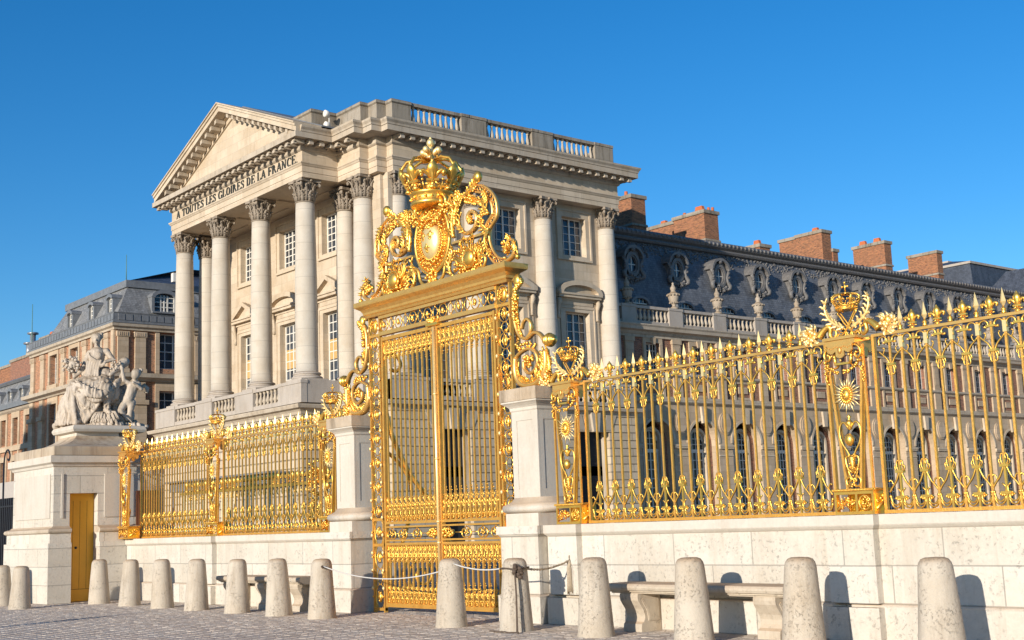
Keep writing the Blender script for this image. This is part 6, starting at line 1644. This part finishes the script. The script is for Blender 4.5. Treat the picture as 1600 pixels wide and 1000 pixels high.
# wall: brick core then stone dressings
g=MB()
wallface(g,fy,-109.3,LX,0,16.8,[(c-.85,c+.85,14.0,16.45) for c in WY]+[(c-.85,c+.85,8.6,12.4) for c in WY],.6)
XW_=[41.9,46.4,50.9]
wallface(g,fx,LY+.6,56,0,16.8,[(c-1.3,c+1.3,14.0,16.75) for c in XW_]+[(c-1.3,c+1.3,8.9,12.3) for c in XW_],.6)
g.build('brick_wall',M['brickred'],t,lb)
for fm_,ps,z0_ in ((fy,(-108.9,-106.55,-101.85,-97.25,-92.9),8.0),(fx,(37.7,39.06,43.9,48.9,53.9),0)):
    for x in ps:
        g=MB()
        fbox(g,fm_,x-.42,x+.42,.002,.16,13.62,16.3);fbox(g,fm_,x-.5,x+.5,.002,.22,16.3,16.7);fbox(g,fm_,x-.5,x+.5,.002,.22,13.6,13.9)
        fbox(g,fm_,x-.5,x+.5,.002,.24,z0_,11.2);fbox(g,fm_,x-.62,x+.62,.002,.36,11.2,11.55);fbox(g,fm_,x-.4,x+.4,.002,.2,11.55,12.9)
        for k in range(5): fbox(g,fm_,x-.34+.15*k,x-.27+.15*k,.22,.25,16.36,16.62)
        g.build('pilaster',M['rubble'],t,lb)
for c in WY:
    g=MB()
    for s_ in (-1,1): fbox(g,fy,c+s_*.85,c+s_*1.15,.002,.1,13.6,16.8);fbox(g,fy,c+s_*.85,c+s_*1.15,.002,.1,8,12.95)
    fbox(g,fy,c-.85,c+.85,.002,.1,16.45,16.8);fbox(g,fy,c-.85,c+.85,.002,.1,12.4,12.95);fbox(g,fy,c-1.1,c+1.1,.002,.2,13.62,13.98);g.build('window_surround',M['rubble'],t,lb)
g=MB();fbox(g,fy,-91.95,LX,.002,.16,8,16.8);g.build('corner_stone',M['rubble'],t,lb)
for c in XW_:
    g=MB()
    for s_ in (-1,1): fbox(g,fx,c+s_*1.3,c+s_*1.62,.002,.1,13.6,16.8);fbox(g,fx,c+s_*1.3,c+s_*1.62,.002,.1,0,12.95)
    fbox(g,fx,c-1.3,c+1.3,.002,.1,12.3,12.95);g.build('window_surround',M['rubble'],t,lb)
LP=[(-109.3,44),(-109.3,LY),(LX,LY),(LX,56)]
g=MB();g.sweep(LP,[(-.5,16.8),(.2,16.8),(.22,16.95),(.4,17.05),(.45,17.25),(-.5,17.3)]);g.sweep(LP,[(-.3,12.95),(.0,12.95),(.2,12.98),(.28,13.1),(.65,13.22),(.7,13.5),(.1,13.62),(-.3,13.62)]);g.build('cornice',M['trim'],t,lb)
g=MB();g.sweep(LP,[(-.6,17.3),(.35,17.3),(.35,17.45),(.25,17.5),(.25,18.0),(.3,18.1),(-.6,18.1)])
x=-109
while x<LX: fbox(g,fy,x,x+.5,.251,.30,17.52,17.98);x+=.62
y=LY+.1
while y<56: fbox(g,fx,y,y+.5,.251,.30,17.52,17.98);y+=.62
g.build('gutter_parapet',M['lead'],t,lb)
for c in WY: window(t,lb,fy,c,.85,14.0,16.45,2,4,-.4);window(t,lb,fy,c,.85,8.6,12.4,2,6,-.4)
for c in XW_: window(t,lb,fx,c,1.3,14.0,16.75,4,4,-.4,fw=.1,mw=.07);window(t,lb,fx,c,1.3,8.9,12.3,4,5,-.4,fw=.1,mw=.07)
g=MB();x0,x1,y0,y1=-106.8,LX,LY,60
def fr2(g,z0,z1,i0,i1,mat=0):
    frus(g,(x0+i0*.9,x1-i0,y0+i0,y1),(x0+i1*.9,x1-i1,y0+i1,y1),z0,z1)
fr2(g,18.1,20.4,.25,1.5);g.build('mansard_roof',M['slatelight'],t,lb)
g=MB();fr2(g,20.4,20.95,1.35,1.35);g.build('lead_curb',M['lead'],t,lb)
g=MB();fr2(g,20.95,23.6,1.6,9);g.build('upper_roof',M['slatedark'],t,lb)
def sdormer(fm,c,z,hw_,h,dep=1.6):
    g=MB()
    for s_ in (-1,1): fbox(g,fm,c+s_*hw_,c+s_*(hw_+.22),-dep,-.3,z,z+h*.78)
    f=MB()
    for i in range(8):
        a,b_=PI*i/8,PI*(i+1)/8;r0,r1=hw_,hw_+.26
        f.prism([(c+r0*math.cos(a),z+h*.72+r0*.45*math.sin(a)),(c+r0*math.cos(b_),z+h*.72+r0*.45*math.sin(b_)),(c+r1*math.cos(b_),z+h*.76+r1*.55*math.sin(b_)),(c+r1*math.cos(a),z+h*.76+r1*.55*math.sin(a))],-dep,-.2,'y')
    g.merge(f,fm);fbox(g,fm,c-hw_-.22,c+hw_+.22,-.4,-.15,z-.12,z);d=g.build('dormer',M['lead'],t,lb)
    g=MB();fbox(g,fm,c-hw_,c+hw_,-.62,-.55,z,z+h*.95);g.build('pane',M['glass'],d,lb)
    g=MB()
    for u in (-.98,-.33,.0,.33,.98) if hw_>.6 else (-.95,0,.95): fbox(g,fm,c+u*hw_-.05,c+u*hw_+.05,-.55,-.47,z,z+h*.9)
    for k in range(4): fbox(g,fm,c-hw_,c+hw_,-.55,-.48,z+h*.25*k,z+h*.25*k+.07)
    g.build('glazing_bar',M['frame'],d,lb)
for c in (-101.6,-97.1,-92.75+ -.6): sdormer(fy,c,18.35,.42,1.45)
for c in (41.2,46.5): sdormer(fx,c,18.45,.85,1.5)
g=MB();g.box(-80.4-12,-80.0-12,42,42.8,21,21.7);g.build('skylight',M['frame'],t,lb)
# lower wing to its left
lb2=(-116,45,0)
t2=t;t=empty('ministers_wing',lb2,0,'lower brick wing with grey mansard roof and arched dormers at the left edge','palace')
fy2=FM('Y',LY+.5);lb_=lb;lb=lb2
g=MB();wc=[-124.2,-121,-117.8,-114.6,-111.4];wallface(g,fy2,-130,-109.4,0,12.7,[(c-.7,c+.7,9.9,12.2) for c in wc]+[(c-.7,c+.7,5.0,8.4) for c in wc],.6);g.build('brick_wall',M['brickred'],t,lb)
for c in wc:
    g=MB()
    for s_ in (-1,1): fbox(g,fy2,c+s_*.7,c+s_*1.05,.002,.12,0,12.7)
    fbox(g,fy2,c-.7,c+.7,.002,.12,12.2,12.7);fbox(g,fy2,c-.7,c+.7,.002,.12,8.4,8.9);g.build('window_surround',M['rubble'],t,lb)
g=MB();fbox(g,fy2,-130,-109.4,.002,.2,9.3,9.75);g.build('string_course',M['rubble'],t,lb)
g=MB();g.sweep([(-130,LY+.5),(-109.4,LY+.5)],[(-.5,12.7),(.1,12.7),(.3,12.85),(.4,13.0),(-.5,13.1)]);g.build('cornice',M['trim'],t,lb)
g=MB();g.sweep([(-130,LY+.5),(-109.4,LY+.5)],[(-.5,13.1),(.4,13.1),(.42,13.5),(-.5,13.5)]);g.prism([(LY+1.5,15.7),(LY+1.3,15.9),(LY+1.6,16.1),(LY+5,16.3),(LY+5,15.6)],-130,-109.4,'x');g.build('lead_gutter',M['lead'],t,lb)
g=MB();g.prism([(LY+.6,13.5),(LY+1.7,15.8),(LY+8,16.0),(LY+8,13.5)],-130,-109.4,'x');g.build('mansard_roof',M['slatelight'],t,lb)
for c in wc: window(t,lb,fy2,c,.7,9.9,12.2,2,4,-.35);window(t,lb,fy2,c,.7,5.0,8.4,2,5,-.35)
for c in (-120.4,-117.3,-114.2,-111.0): sdormer(FM('Y',LY+.45),c,13.65,.45,1.35,1.4)
chimney([(-121.2,-115.2,LY+2,LY+3.6,15.5,17.9)],[],[],t,lb,'brickwall');chimney([(-127.5,-121.9,LY+3,LY+5,15.0,18.0)],[],[(-122.6,LY+4,18.2,.16,.6)],t,lb);chimney([(-111.6,-109.2,LY+1.4,LY+3,17,18.7)],[],[(-110.8,LY+2.2,18.95,.4,.5),(-109.8,LY+2.2,18.95,.3,.4)],t2,lb_)
g=MB()
for x,h in ((-118.6,.9),(-117.6,1.7)): g.tube([(x,LY+2.8,18.1),(x,LY+2.8,18.5+h)],.26,8);g.tube([(x,LY+2.8,18.5+h),(x,LY+2.8,18.65+h)],.5,8)
tag(g.build('vent_pipe',M['steel']),'grey metal flue pipes on the brick chimney at the left edge','flue')
g=MB();g.tube([(-116.4,LY+2.3,18.5),(-116.4,LY+2.3,22.8)],[.05,.03],6);tag(g.build('lightning_rod',M['copper']),'thin lightning rod above the brick chimney near the left edge','lightning rod')
g=MB();g.tube([(-93.6,LY+1.7,20.9),(-93.6,LY+1.7,23.1)],[.045,.025],6);tag(g.build('lightning_rod',M['copper']),'thin lightning rod on the mansard roof between the statue and the columns','lightning rod')
# ------------------------------------------------------------------ things seen behind the left fence
g=MB();t=empty('iron_railing',(-43,14.2,0),0,'black iron railing topped by a grey band at the far left edge','railing')
g.box(0,.075,-.04,.04,0,2.9);many('bar',M['black'],t,g,[(-3.2+.19*k,0,0) for k in range(33)]);g=MB();g.box(-3.2,3.0,-.06,.06,.6,.66);g.box(-3.2,3.0,-.05,.05,2.6,2.65);g.build('rail',M['black'],t)
g=MB();g.box(-64,-42,16.5,16.8,0,3.75);tag(g.build('boundary_wall',simple('grey_render',(.42,.37,.32),.9,0,.15,8)),'plain grey wall behind the black iron railing at the far left','wall')
g=MB();g.tube([(-47.8,15.3,0),(-47.8,15.3,4.3)],.035,6)
g.tube(cr([(-47.8,15.3,4.3),(-47.7,15.3,4.6),(-47.4,15.3,4.75),(-47.15,15.3,4.55),(-47.25,15.3,4.35),(-47.4,15.3,4.42)],4),.03,5)
tag(g.build('lamp_bracket',M['black']),'dark scrolled iron bracket above the grey wall at the far left','bracket')
# inner gilded railing with its own bars, right behind
t=empty('inner_railing',(-35.5,18,0),0,'inner gilded railing shining behind the left fence','railing')
g=MB();g.box(0,.045,-.02,.02,0,2.75);many('bar',M['sunlitgilt'],t,g,[(-3.1+.27*k,0,0) for k in range(38)])
g=MB();g.box(-3.2,7.3,-.05,.05,2.72,2.80);g.box(-3.2,7.3,-.05,.05,.2,.28);x=-3.0
while x<7.2:
    fleur(g,x+.15,2.8,.36);ringt(g,x+.15,2.60,.09,.09,.016,8,0,4);x+=.27
bunch(g,(5.2,-.1,2.2),.25,.1,1.2,120,.03,.06);g.build('ornament',M['gold'],t)
t=empty('canopy',(-44.3,22,0),0,'grey flat canopy beyond the inner railing','canopy')
g=MB();g.box(-4.2,4.0,0,3,3.15,3.5);g.box(-4.4,4.2,-.2,3.2,3.5,3.56);g.build('canopy_roof',M['lead'],t);g=MB()
for x in (-4,-1.3,1.3,3.9): g.tube([(x,.1,0),(x,.1,3.15)],.05,6)
g.build('canopy_leg',M['steel'],t)

# unseen house added outside the left edge, shaped to shade the brick house
t=empty('shadow_house',(-97.5,0,0),0,'unseen hipped house shape added outside the left edge to shade the brick house','house')
g=MB();g.box(-4.5,4.5,-8,4,0,13.5);g.build('wall',M['ash'],t)
g=MB();frus(g,(-5,5,-8.5,4.5),(-1.0,4.2,-6,2),13.5,20.5);g.build('roof',M['slatelight'],t)
for k in range(3):
    g=MB();g.box(-4.53,-4.50,-6.5+3.5*k,-5.3+3.5*k,2,5);g.box(-3.5+3*k,-2.3+3*k,-8.03,-8.0,2,5);g.build('window',M['glassdark'],t)
